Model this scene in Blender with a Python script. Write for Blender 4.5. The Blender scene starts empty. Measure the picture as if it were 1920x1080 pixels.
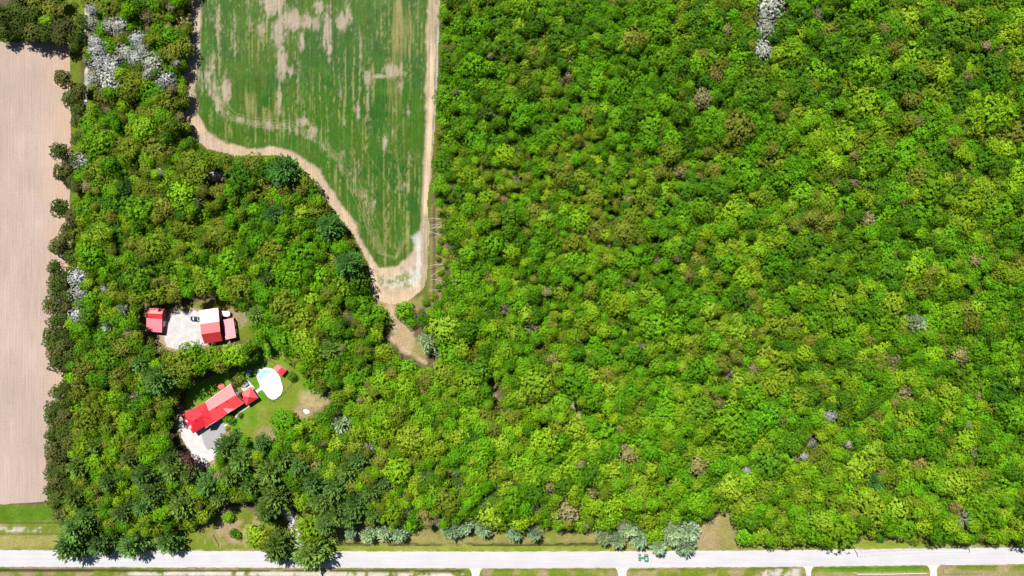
import bpy, math, random
import numpy as np
from mathutils import Vector

SC = bpy.context.scene
COL = SC.collection
R_ = math.radians
# ------------------------------------------------------------------ camera
H = 350.0                      # height of the drone above the ground, metres
F = 1320.0                     # focal length in photograph pixels (1920 wide)
cam = bpy.data.cameras.new('camera')
cam.sensor_width = 36.0
cam.lens = F / 1920.0 * 36.0
cam.clip_start = 1.0
cam.clip_end = 12000.0
cam_o = bpy.data.objects.new('camera', cam)
COL.objects.link(cam_o)
cam_o.location = (0, 0, H)
cam_o.rotation_euler = (0, 0, 0)
SC.camera = cam_o
# ------------------------------------------------------------------ light
SUN_EL = 57.0
SUN_AZ = -27.0                 # degrees clockwise from +Y
sd_ = Vector((math.sin(R_(SUN_AZ)) * math.cos(R_(SUN_EL)), math.cos(R_(SUN_AZ)) * math.cos(R_(SUN_EL)), math.sin(R_(SUN_EL))))
w = bpy.data.worlds.new('World')
SC.world = w
w.use_nodes = True
nt = w.node_tree
sky = nt.nodes.new('ShaderNodeTexSky')
sky.sky_type = 'NISHITA'
sky.sun_disc = False
sky.altitude = 350
sky.air_density = 0.75
sky.dust_density = 0.6
sky.sun_elevation = R_(SUN_EL)
sky.sun_rotation = R_(SUN_AZ % 360)
nt.links.new(sky.outputs[0], nt.nodes['Background'].inputs[0])
nt.nodes['Background'].inputs[1].default_value = 0.05
sl = bpy.data.lights.new('sun', 'SUN')
sl.energy = 5.0
sl.angle = R_(0.53)
sl.color = (1.0, 0.965, 0.91)
so = bpy.data.objects.new('sun', sl)
COL.objects.link(so)
so.rotation_euler = sd_.to_track_quat('Z', 'Y').to_euler()
so.location = (-100, 200, 400)
SC.view_settings.view_transform = 'Standard'
SC.view_settings.look = 'None'
SC.view_settings.exposure = 0.90
SC.view_settings.gamma = 1.0
SC.cycles.max_bounces = 6
SC.cycles.diffuse_bounces = 3
SC.cycles.transparent_max_bounces = 4

rng = np.random.default_rng(11)
random.seed(5)
S = F / H


def P(px, py, z=0.0):
    """photograph pixel + height above ground -> ground coordinates"""
    k = (H - z) / F
    return ((px - 960.0) * k, (540.0 - py) * k)


def P3(px, py, z=0.0):
    a, b = P(px, py, z)
    return (a, b, z)


# ------------------------------------------------------------------ noise
_tab = np.random.default_rng(3).random((256, 256))


def vn(x, y, sc, sx=0, sy=0):
    x = np.asarray(x) / sc + sx
    y = np.asarray(y) / sc + sy
    xi = np.floor(x).astype(int)
    yi = np.floor(y).astype(int)
    fx = x - xi
    fy = y - yi
    fx = fx * fx * (3 - 2 * fx)
    fy = fy * fy * (3 - 2 * fy)
    a = _tab[xi % 256, yi % 256]
    b = _tab[(xi + 1) % 256, yi % 256]
    c = _tab[xi % 256, (yi + 1) % 256]
    d = _tab[(xi + 1) % 256, (yi + 1) % 256]
    return (a * (1 - fx) + b * fx) * (1 - fy) + (c * (1 - fx) + d * fx) * fy


def fbm(x, y, sc, o=0, n=4):
    t = 0
    a = 1.0
    s = 0
    for k in range(n):
        t = t + a * vn(x, y, sc / 2 ** k, o + 17.3 * k, o * 1.7 + 9.1 * k)
        s += a
        a *= 0.55
    return t / s


def sdist(X, Y, poly):
    """signed distance (positive inside) in pixel units, arrays"""
    X = np.asarray(X, float)
    Y = np.asarray(Y, float)
    d2 = np.full(X.shape, 1e18)
    ins = np.zeros(X.shape, bool)
    n = len(poly)
    for i in range(n):
        x0, y0 = poly[i]
        x1, y1 = poly[(i + 1) % n]
        ex, ey = x1 - x0, y1 - y0
        t = np.clip(((X - x0) * ex + (Y - y0) * ey) / max(ex * ex + ey * ey, 1e-9), 0, 1)
        dx = X - x0 - t * ex
        dy = Y - y0 - t * ey
        d2 = np.minimum(d2, dx * dx + dy * dy)
        c = ((y0 > Y) != (y1 > Y)) & (X < (x1 - x0) * (Y - y0) / ((y1 - y0) if y1 != y0 else 1e-9) + x0)
        ins ^= c
    d = np.sqrt(d2)
    return np.where(ins, d, -d)


def ldist(X, Y, line):
    X = np.asarray(X, float)
    Y = np.asarray(Y, float)
    d2 = np.full(X.shape, 1e18)
    for i in range(len(line) - 1):
        x0, y0 = line[i]
        x1, y1 = line[i + 1]
        ex, ey = x1 - x0, y1 - y0
        t = np.clip(((X - x0) * ex + (Y - y0) * ey) / max(ex * ex + ey * ey, 1e-9), 0, 1)
        d2 = np.minimum(d2, (X - x0 - t * ex) ** 2 + (Y - y0 - t * ey) ** 2)
    return np.sqrt(d2)


def sm(a, b, x):
    t = np.clip((x - a) / (b - a), 0, 1)
    return t * t * (3 - 2 * t)


# ------------------------------------------------------------------ outlines, in photograph pixels at ground level
TILLED = [(-900, 78), (60, 79), (131, 81), (133, 216), (131, 350), (131, 450), (124, 600), (119, 700), (118, 760), (104, 938), (84, 941), (0, 946), (-900, 950)]
FIELD = [(360, -260), (358, 0), (345, 80), (343, 130), (346, 215), (358, 255), (388, 280), (440, 293), (500, 291), (545, 298), (578, 328),
         (598, 362), (628, 398), (662, 442), (688, 492), (694, 540), (700, 562), (735, 574), (770, 564), (796, 540), (802, 520), (806, 420),
         (802, 380), (810, 330), (818, 210), (823, 100), (825, 0), (828, -260)]
GREEN = [(382, -260), (378, 0), (372, 90), (368, 170), (372, 215), (388, 245), (425, 268), (470, 278), (510, 276), (550, 282), (592, 312), (622, 352),
         (652, 398), (672, 432), (690, 472), (712, 504), (745, 500), (774, 470), (786, 432), (792, 380), (797, 250), (800, 100), (803, 0), (806, -260)]
LAWN = [(345, 765), (360, 722), (400, 705), (430, 700), (452, 690), (462, 668), (486, 648), (515, 642), (552, 668), (588, 704), (625, 728), (618, 752), (590, 775),
        (560, 800), (525, 835), (488, 858), (440, 830), (405, 800)]
YARD = [(255, 585), (270, 572), (330, 575), (372, 565), (420, 560), (450, 575), (480, 590), (492, 622), (470, 645), (440, 640), (400, 655), (330, 665), (300, 672), (262, 640)]
GRAVEL = [(312, 600), (318, 588), (333, 583), (364, 582), (380, 587), (392, 628), (396, 645), (372, 652), (345, 655), (314, 650), (306, 627)]
DRIVE = [(345, 778), (336, 786), (333, 796), (342, 820), (353, 843), (362, 864), (366, 886), (372, 889), (380, 878), (394, 866), (404, 862), (424, 860),
         (416, 845), (415, 822), (424, 806), (415, 796), (400, 770)]
DRIVE_LINE = [(372, 880), (362, 898), (384, 916), (430, 922), (480, 930), (530, 948), (548, 974), (556, 1003), (560, 1036)]
NORTH_CLEAR = [(690, 560), (740, 566), (792, 552), (800, 570), (770, 600), (778, 632), (800, 660), (806, 690), (790, 682), (752, 662), (730, 640), (736, 606), (722, 585)]
ROAD_C = [(-1400, 1050), (-300, 1047), (0, 1047), (400, 1048.5), (960, 1050), (1440, 1047.5), (1920, 1042), (2400, 1035), (3400, 1015)]


def road_y(x):
    xs = [p[0] for p in ROAD_C]
    ys = [p[1] for p in ROAD_C]
    return np.interp(x, xs, ys)


SOUTH_DRIVES = [(892, 14), (1167, 15), (1516, 9), (1750, 13)]


# ------------------------------------------------------------------ materials
def newmat(name):
    m = bpy.data.materials.new(name)
    m.use_nodes = True
    t = m.node_tree
    return m, t, t.nodes['Principled BSDF']


def N(t, typ, **kw):
    n = t.nodes.new('ShaderNode' + typ)
    for k, v in kw.items():
        setattr(n, k, v)
    return n


def mathn(t, op, a, b=None):
    n = N(t, 'Math', operation=op)
    for i, v in enumerate((a, b)):
        if v is None:
            continue
        if isinstance(v, (int, float)):
            n.inputs[i].default_value = v
        else:
            t.links.new(v, n.inputs[i])
    return n.outputs[0]


def scalecol(t, col, fac):
    v = N(t, 'VectorMath', operation='SCALE')
    t.links.new(col, v.inputs[0])
    t.links.new(fac, v.inputs['Scale'])
    return v.outputs[0]


def noise(t, scale, detail=4, rough=0.6, vec=None, sclv=None):
    n = N(t, 'TexNoise')
    n.inputs['Scale'].default_value = scale
    n.inputs['Detail'].default_value = detail
    n.inputs['Roughness'].default_value = rough
    g = N(t, 'NewGeometry')
    src = g.outputs['Position']
    if vec == 'obj':
        src = N(t, 'TexCoord').outputs['Object']
    if sclv:
        mp = N(t, 'Mapping')
        mp.inputs['Scale'].default_value = sclv
        t.links.new(src, mp.inputs[0])
        src = mp.outputs[0]
    t.links.new(src, n.inputs['Vector'])
    return n.outputs['Fac']


def remap(t, v, a, b, c, d):
    n = N(t, 'MapRange')
    t.links.new(v, n.inputs[0])
    for i, q in enumerate((a, b, c, d)):
        n.inputs[i + 1].default_value = q
    return n.outputs[0]


def plain(name, col, rough=0.8, var=0.2, scale=3.0, metal=0.0, spec=0.3, bump=0.0, bscale=None, sclv=None):
    m, t, b = newmat(name)
    rgb = N(t, 'RGB')
    rgb.outputs[0].default_value = (*col, 1)
    nf = noise(t, scale, 5, 0.65, sclv=sclv)
    fac = remap(t, nf, 0.25, 0.75, 1 - var, 1 + var)
    t.links.new(scalecol(t, rgb.outputs[0], fac), b.inputs['Base Color'])
    b.inputs['Roughness'].default_value = rough
    b.inputs['Metallic'].default_value = metal
    b.inputs['Specular IOR Level'].default_value = spec
    if bump:
        bm = N(t, 'Bump')
        bm.inputs['Strength'].default_value = 1.0
        bm.inputs['Distance'].default_value = bump
        t.links.new(noise(t, bscale or scale, 4), bm.inputs['Height'])
        t.links.new(bm.outputs[0], b.inputs['Normal'])
    return m


def groundmat(name, f1=0.9, f2=0.25, bump=0.25, streak=False, amp=0.35):
    """colour of the surface itself comes from the point attribute 'tone'; fine grain from noise"""
    m, t, b = newmat(name)
    a = N(t, 'Attribute', attribute_name='tone')
    n1 = noise(t, 1.1, 5, 0.7)
    n2 = noise(t, 0.16, 3, 0.6)
    fac = mathn(t, 'MULTIPLY', remap(t, n1, 0.25, 0.75, 1 - amp, 1 + amp), remap(t, n2, 0.25, 0.75, 0.86, 1.14))
    if streak:
        n3 = noise(t, 1.0, 3, 0.6, sclv=(1.3, 0.045, 1))
        fac = mathn(t, 'MULTIPLY', fac, remap(t, n3, 0.3, 0.7, 0.80, 1.2))
    fac = mathn(t, 'MULTIPLY', fac, 0.87)
    t.links.new(scalecol(t, a.outputs['Color'], fac), b.inputs['Base Color'])
    b.inputs['Roughness'].default_value = 1.0
    b.inputs['Specular IOR Level'].default_value = 0.0
    bm = N(t, 'Bump')
    bm.inputs['Distance'].default_value = bump
    bm.inputs['Strength'].default_value = 0.8
    t.links.new(noise(t, 1.6, 5, 0.7), bm.inputs['Height'])
    t.links.new(bm.outputs[0], b.inputs['Normal'])
    return m


def leafmat(name, ca, cb, hue=0.02, val=0.22, transl=0.19):
    m, t, b = newmat(name)
    a = N(t, 'Attribute', attribute_name='tint')
    oi = N(t, 'ObjectInfo')
    mix = N(t, 'Mix', data_type='RGBA')
    t.links.new(a.outputs['Fac'], mix.inputs[0])
    mix.inputs[6].default_value = (*ca, 1)
    mix.inputs[7].default_value = (*cb, 1)
    hs = N(t, 'HueSaturation')
    t.links.new(mix.outputs[2], hs.inputs['Color'])
    t.links.new(remap(t, oi.outputs['Random'], 0, 1, 0.5 - hue, 0.5 + hue), hs.inputs['Hue'])
    r2 = mathn(t, 'FRACT', mathn(t, 'MULTIPLY', oi.outputs['Random'], 37.7))
    t.links.new(remap(t, r2, 0, 1, 1 - val, 1 + val), hs.inputs['Value'])
    t.links.new(hs.outputs[0], b.inputs['Base Color'])
    b.inputs['Roughness'].default_value = 0.6
    b.inputs['Specular IOR Level'].default_value = 0.06
    tr = N(t, 'BsdfTranslucent')
    t.links.new(hs.outputs[0], tr.inputs[0])
    ms = N(t, 'MixShader')
    ms.inputs[0].default_value = transl
    t.links.new(b.outputs[0], ms.inputs[1])
    t.links.new(tr.outputs[0], ms.inputs[2])
    t.links.new(ms.outputs[0], t.nodes['Material Output'].inputs[0])
    return m


# ------------------------------------------------------------------ object helpers
def tag(o, label=None, cat=None, group=None, kind=None):
    if label:
        o['label'] = label
    if cat:
        o['category'] = cat
    if group:
        o['group'] = group
    if kind:
        o['kind'] = kind
    return o


def empty(name, loc, rz=0.0):
    o = bpy.data.objects.new(name, None)
    o.empty_display_size = 0.5
    COL.objects.link(o)
    o.location = loc
    o.rotation_euler = (0, 0, rz)
    return o


def mesh_np(name, V, Fq, mat, attr=None, smooth=False):
    """V (n,3), Fq (m,k) arrays"""
    me = bpy.data.meshes.new(name)
    V = np.asarray(V, np.float32)
    Fq = np.asarray(Fq, np.int32)
    k = Fq.shape[1]
    me.vertices.add(len(V))
    me.vertices.foreach_set('co', V.ravel())
    me.loops.add(Fq.size)
    me.loops.foreach_set('vertex_index', Fq.ravel())
    me.polygons.add(len(Fq))
    me.polygons.foreach_set('loop_start', np.arange(0, Fq.size, k, dtype=np.int32))
    me.polygons.foreach_set('loop_total', np.full(len(Fq), k, np.int32))
    if attr:
        for nme, (typ, val) in attr.items():
            at = me.attributes.new(nme, typ, 'POINT')
            at.data.foreach_set('color' if typ == 'FLOAT_COLOR' else 'value', np.asarray(val, np.float32).ravel())
    me.update(calc_edges=True)
    me.validate()
    if mat:
        me.materials.append(mat)
    if smooth:
        me.polygons.foreach_set('use_smooth', np.ones(len(Fq), bool))
    return me


class MB:
    """collects boxes, prisms and tubes; build() links them as one mesh object"""
    def __init__(s):
        s.v = []
        s.f = []

    def poly(s, pts, faces):
        b = len(s.v)
        s.v += [tuple(p) for p in pts]
        s.f += [tuple(b + i for i in f) for f in faces]
        return s

    def box(s, x0, x1, y0, y1, z0, z1):
        p = [(x0, y0, z0), (x1, y0, z0), (x1, y1, z0), (x0, y1, z0), (x0, y0, z1), (x1, y0, z1), (x1, y1, z1), (x0, y1, z1)]
        return s.poly(p, [(3, 2, 1, 0), (4, 5, 6, 7), (0, 1, 5, 4), (1, 2, 6, 5), (2, 3, 7, 6), (3, 0, 4, 7)])

    def slab(s, pts, th):
        """plate of any outline with thickness th downwards"""
        n = len(pts)
        low = [(p[0], p[1], p[2] - th) for p in pts]
        return s.poly(list(pts) + low, [tuple(range(n)), tuple(range(2 * n - 1, n - 1, -1))] + [(i, n + i, n + (i + 1) % n, (i + 1) % n) for i in range(n)])

    def prism(s, pts2, z0, z1):
        return s.slab([(p[0], p[1], z1) for p in pts2], z1 - z0)

    def tube(s, a, b, r0, r1=None, n=8, cap=True):
        r1 = r0 if r1 is None else r1
        a = Vector(a)
        b = Vector(b)
        d = (b - a).normalized()
        u = d.cross(Vector((0, 0, 1)) if abs(d.z) < 0.9 else Vector((1, 0, 0))).normalized()
        w_ = d.cross(u)
        pts = []
        for c, r in ((a, r0), (b, r1)):
            for i in range(n):
                t = 2 * math.pi * i / n
                pts.append(c + u * (r * math.cos(t)) + w_ * (r * math.sin(t)))
        fs = [(i, (i + 1) % n, n + (i + 1) % n, n + i) for i in range(n)]
        if cap:
            fs += [tuple(range(n - 1, -1, -1)), tuple(range(n, 2 * n))]
        return s.poly(pts, fs)

    def build(s, name, mat, parent=None, smooth=False, bevel=0.0):
        me = bpy.data.meshes.new(name)
        me.from_pydata([tuple(p) for p in s.v], [], s.f)
        me.update()
        import bmesh
        bm = bmesh.new()
        bm.from_mesh(me)
        bmesh.ops.recalc_face_normals(bm, faces=bm.faces)
        if bevel:
            bmesh.ops.bevel(bm, geom=list(bm.edges), offset=bevel, segments=2, affect='EDGES', clamp_overlap=True)
        bm.to_mesh(me)
        bm.free()
        me.materials.append(mat)
        if smooth:
            me.polygons.foreach_set('use_smooth', [True] * len(me.polygons))
        o = bpy.data.objects.new(name, me)
        COL.objects.link(o)
        if parent:
            o.parent = parent
        return o


def link_mesh(name, me, parent=None):
    o = bpy.data.objects.new(name, me)
    COL.objects.link(o)
    if parent:
        o.parent = parent
    return o


# ------------------------------------------------------------------ GROUND
C_FLOOR = np.array((0.095, 0.072, 0.045))
C_GRASS = np.array((0.105, 0.140, 0.016))
C_LUSH = np.array((0.050, 0.125, 0.008))
C_DRY = np.array((0.195, 0.175, 0.060))
C_TAN = np.array((0.265, 0.200, 0.115))
C_SAND = np.array((0.40, 0.305, 0.205))
C_PALE = np.array((0.37, 0.34, 0.30))
C_DARK = np.array((0.04, 0.032, 0.02))


def mixc(c, new, m):
    m = np.clip(m, 0, 1)[..., None]
    return c * (1 - m) + new * m


def ground_tone(X, Y):
    """surface colour of the open ground, X Y metres"""
    px = 960 + X * S
    py = 540 - Y * S
    n1 = fbm(X, Y, 9, 1)
    n2 = fbm(X, Y, 3.0, 5)
    n3 = fbm(X, Y, 28, 9)
    c = np.zeros(X.shape + (3,)) + C_FLOOR
    c = mixc(c, C_GRASS * 0.55, sm(0.5, 0.7, n1) * 0.7)
    fd = sdist(px, py, FIELD)
    c = mixc(c, C_GRASS * .8, (1 - sm(8, 20, -fd + (n1 - .5) * 8)) * .85)
    # grassy verge along the road and beyond
    ry = road_y(px)
    top = np.interp(px, [-300, 100, 110, 640, 700, 1120, 1300, 1400, 1600, 1920], [940, 946, 975, 975, 985, 985, 950, 985, 985, 988])
    verge = sm(-5, 6, py - top + (n1 - 0.5) * 14)
    vc = mixc(np.zeros_like(c) + C_GRASS * 1.15, C_DRY, sm(0.40, 0.62, n3 + (n2 - 0.5) * 0.5))
    c = mixc(c, vc, verge)
    dN = ry - py                                   # distance north of the road centre, px
    east = sm(600, 660, px)
    # dry mown strip then green verge by the road
    c = mixc(c, C_DRY * 1.05, east * sm(26, 30, dN) * (1 - sm(44, 56, dN)) * 0.8 * sm(0.3, 0.55, n1))
    c = mixc(c, C_GRASS * 1.5, east * sm(14, 16, dN) * (1 - sm(24, 27, dN)) * (0.6 + 0.4 * n2))
    c = mixc(c, C_DARK, east * (1 - sm(1.1, 2.4, np.abs(dN - 28 + (n2 - 0.5) * 2))) * (1 - sm(1120, 1160, px)) * sm(0.36, 0.5, fbm(X, Y * 3, 14, 4)))
    # left end: green strip, ditch line, stony strip, dry strip
    west = 1 - sm(96, 120, px + (n1 - .5) * 10)
    c = mixc(c, C_LUSH * 1.05, west * sm(946, 950, py) * (1 - sm(974, 980, py)) * (0.55 + 0.5 * n1))
    c = mixc(c, C_DARK * 1.5, west * (1 - sm(0.6, 1.8, np.abs(py - 979.5))))
    c = mixc(c, C_PALE * 0.85, west * sm(986, 990, py) * (1 - sm(996, 1000, py)) * sm(0.42, 0.55, n2))
    c = mixc(c, C_DRY * 1.2, west * sm(1002, 1006, py) * (1 - sm(1024, 1028, py)) * 0.85)
    c = mixc(c, C_DARK * 2, west * (1 - sm(0.5, 1.4, np.abs(py - 1002.5))) * 0.8)
    # pale shoulders
    c = mixc(c, C_TAN * 1.1, (1 - sm(0.0, 2.6, np.abs(np.abs(dN) - 16.5))) * sm(0.35, 0.6, n2))
    # south of the road
    so_ = sm(16, 18, -dN)
    sc = mixc(np.zeros_like(c) + C_GRASS * 1.1, C_TAN * 0.95, sm(0.45, 0.6, fbm(X, Y, 7, 21)) * 0.8)
    c = mixc(c, sc, so_)
    c = mixc(c, C_DARK * 0.9, sm(19.5, 20.5, -dN) * (1 - sm(23.5, 25, -dN)) * (1 - sm(860, 880, px)) * sm(0.3, 0.45, fbm(X, Y * 3, 12, 8)) * 0.9)
    c = mixc(c, C_PALE * 1.1, sm(24, 25.5, -dN) * (1 - sm(30, 33, -dN)) * sm(230, 250, px) * (1 - sm(868, 876, px)) * sm(0.3, 0.4, n2))
    c = mixc(c, C_PALE * 0.95, sm(18, 21, -dN) * sm(1400, 1440, px) * (1 - sm(1495, 1505, px)) * sm(0.35, 0.5, n2))
    c = mixc(c, C_LUSH * 1.3, sm(17, 18, -dN) * (1 - sm(26, 29, -dN)) * sm(1530, 1560, px) * (1 - sm(1720, 1736, px)))
    c = mixc(c, C_TAN, sm(26, 28, -dN) * sm(1500, 1560, px) * (0.4 + 0.6 * n1))
    # grass rim round the tilled field and the strip at the top left
    t = sdist(px, py, TILLED)
    c = mixc(c, C_GRASS * 0.95, (1 - sm(6, 16, np.abs(t + 8))) * (1 - sm(150, 165, px)) * (1 - sm(930, 945, py)))
    c = mixc(c, C_GRASS * 1.05, (1 - sm(60, 78, py)) * sm(110, 118, px) * (1 - sm(158, 166, px)))
    c = mixc(c, C_PALE * 1.1, (1 - sm(2.5, 5, np.abs(px - 163 + (n1 - .5) * 6))) * (1 - sm(205, 218, py)) * sm(0.35, 0.45, n2))
    # lawn, yard and clearings
    dl = sdist(px, py, LAWN) + (n1 - 0.5) * 14
    c = mixc(c, mixc(np.zeros_like(c) + C_GRASS * 1.25, C_LUSH * 1.6, sm(0.42, 0.58, n1)), sm(-3, 4, dl))
    c = mixc(c, C_DRY * 0.85, sm(0, 6, dl) * sm(0.54, 0.70, n2) * 0.45)
    dd = np.hypot((px - 592) / 30, (py - 748) / 22) + (n1 - 0.5) * 0.6
    c = mixc(c, C_TAN * 1.15, (1 - sm(0.6, 1.25, dd)) * (.55 + .45 * sm(.4, .55, n2)))
    dd = np.hypot((px - 568) / 20, (py - 772) / 14) + (n2 - 0.5) * 0.5
    c = mixc(c, C_TAN * 0.95, 1 - sm(0.7, 1.1, dd))
    dd = np.hypot((px - 500) / 24, (py - 812) / 14) + (n2 - 0.5) * 0.5
    c = mixc(c, C_TAN * 0.9, (1 - sm(0.6, 1.2, dd)) * 0.7)
    dy_ = sdist(px, py, YARD) + (n1 - 0.5) * 12
    c = mixc(c, mixc(np.zeros_like(c) + C_GRASS * 1.0, C_TAN * 0.9, sm(0.45, 0.6, n1)), sm(-3, 4, dy_))
    c = mixc(c, C_TAN * 1.2, (1 - sm(2, 9, np.abs(sdist(px, py, GRAVEL)))) * 0.8)
    dn = sdist(px, py, NORTH_CLEAR) + (n2 - 0.5) * 8
    c = mixc(c, mixc(np.zeros_like(c) + C_DRY * 1.0, C_TAN * 1.1, sm(0.46, 0.62, n1)), sm(-2, 6, dn))
    c = mixc(c, C_SAND * .85, (1 - sm(1.5, 5, ldist(px, py, [(732, 570), (738, 600), (742, 620), (734, 636), (765, 660), (798, 680)]) + (n2 - .5) * 6)) * sm(.3, .45, n2))
    for line, wd, cc in (([(915, 672), (918, 705), (926, 740), (940, 775), (958, 790)], 5, C_TAN), ([(1050, 732), (1068, 752), (1085, 776)], 9, C_SAND),
                         ([(1488, 580), (1500, 640), (1485, 700)], 4, C_TAN), ([(1385, 935), (1372, 975)], 8, C_TAN)):
        c = mixc(c, cc, 1 - sm(wd * .6, wd * 1.3, ldist(px, py, line) + (n2 - .5) * 5))
    dc = sdist(px, py, [(1306, 1030), (1310, 1000), (1335, 968), (1370, 960), (1382, 990), (1388, 1030)]) + (n1 - .5) * 14 + (n2 - .5) * 8
    c = mixc(c, mixc(np.zeros_like(c) + C_DRY * 1.05, C_TAN * 1.0, sm(0.45, 0.8, n1) * .8), sm(-4, 4, dc))
    c = mixc(c, C_TAN * 0.9, sm(1660, 1690, px) * (1 - sm(1800, 1820, px)) * sm(985, 992, py) * (1 - sm(1008, 1016, py)) * sm(.42, .55, n2))
    dt = ldist(px, py, [(822, 395), (820, 480), (818, 560)])
    c = mixc(c, C_DRY * .9, (1 - sm(10, 20, dt + (n1 - .5) * 10)))
    c = mixc(c, C_DARK * 2.2, (1 - sm(1.2, 3.2, np.abs(px - 814 + (n1 - .5) * 3))) * sm(330, 350, py) * (1 - sm(560, 575, py)))
    c = mixc(c, C_PALE * .9, (1 - sm(0.6, 1.0, np.hypot((px - 406) / 15, (py - 332) / 10))))
    # driveway edges and the bed west of the garage
    c = mixc(c, C_TAN * 1.2, (1 - sm(2, 10, np.abs(sdist(px, py, DRIVE) + 2) + (n2 - .5) * 8)) * 0.9)
    c = mixc(c, C_TAN * 1.1, 1 - sm(9, 13, ldist(px, py, DRIVE_LINE) + (n2 - .5) * 5))
    c = mixc(c, mixc(np.zeros_like(c) + C_GRASS * 1.05, C_TAN, sm(.45, .6, n1)), (1 - sm(0.8, 1.1, np.hypot((px - 445) / 50, (py - 985) / 36))))
    return c * (0.85 + 0.3 * n2[..., None])


def ground_z(X, Y):
    px = 960 + X * S
    py = 540 - Y * S
    ry = road_y(px)
    z = -0.55 * (1 - sm(0.5, 3.0, np.abs(ry - py - 28))) * sm(620, 650, px) * (1 - sm(1130, 1150, px))
    dr = np.min([np.abs(px - a) for a, b in SOUTH_DRIVES], axis=0)
    z = z - 0.5 * (1 - sm(0.5, 3.0, np.abs(py - ry - 22))) * sm(18, 24, dr) * sm(300, 320, px)
    return z


def axis(lo, hi, st, far):
    a = list(np.arange(lo, hi + 1e-6, st))
    return np.array([-f for f in reversed(far)] + a + list(far))


gx = axis(-268, 268, 0.8, (300, 400, 700, 1500, 4000))
gy = axis(-152, 152, 0.8, (180, 260, 500, 1200, 4000))
GX, GY = np.meshgrid(gx, gy)


def gridfaces(nx, ny):
    i = np.arange((ny - 1) * (nx - 1))
    r = i // (nx - 1)
    c = i % (nx - 1)
    a = r * nx + c
    return np.stack([a, a + 1, a + nx + 1, a + nx], 1)


tone = ground_tone(GX, GY)
ta = np.concatenate([tone, np.ones(tone.shape[:2] + (1,))], 2).reshape(-1, 4)
me = mesh_np('ground', np.stack([GX.ravel(), GY.ravel(), ground_z(GX, GY).ravel()], 1), gridfaces(len(gx), len(gy)), groundmat('ground'), {'tone': ('FLOAT_COLOR', ta)})
tag(link_mesh('ground', me), kind='structure')

# ---- crop field: patchy young green crop with bare soil
fx = np.arange((335 - 960) / S, (835 - 960) / S, 0.5)
fy = np.arange((540 - 578) / S, (540 + 60) / S, 0.5)
FX, FY = np.meshgrid(fx, fy)


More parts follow.
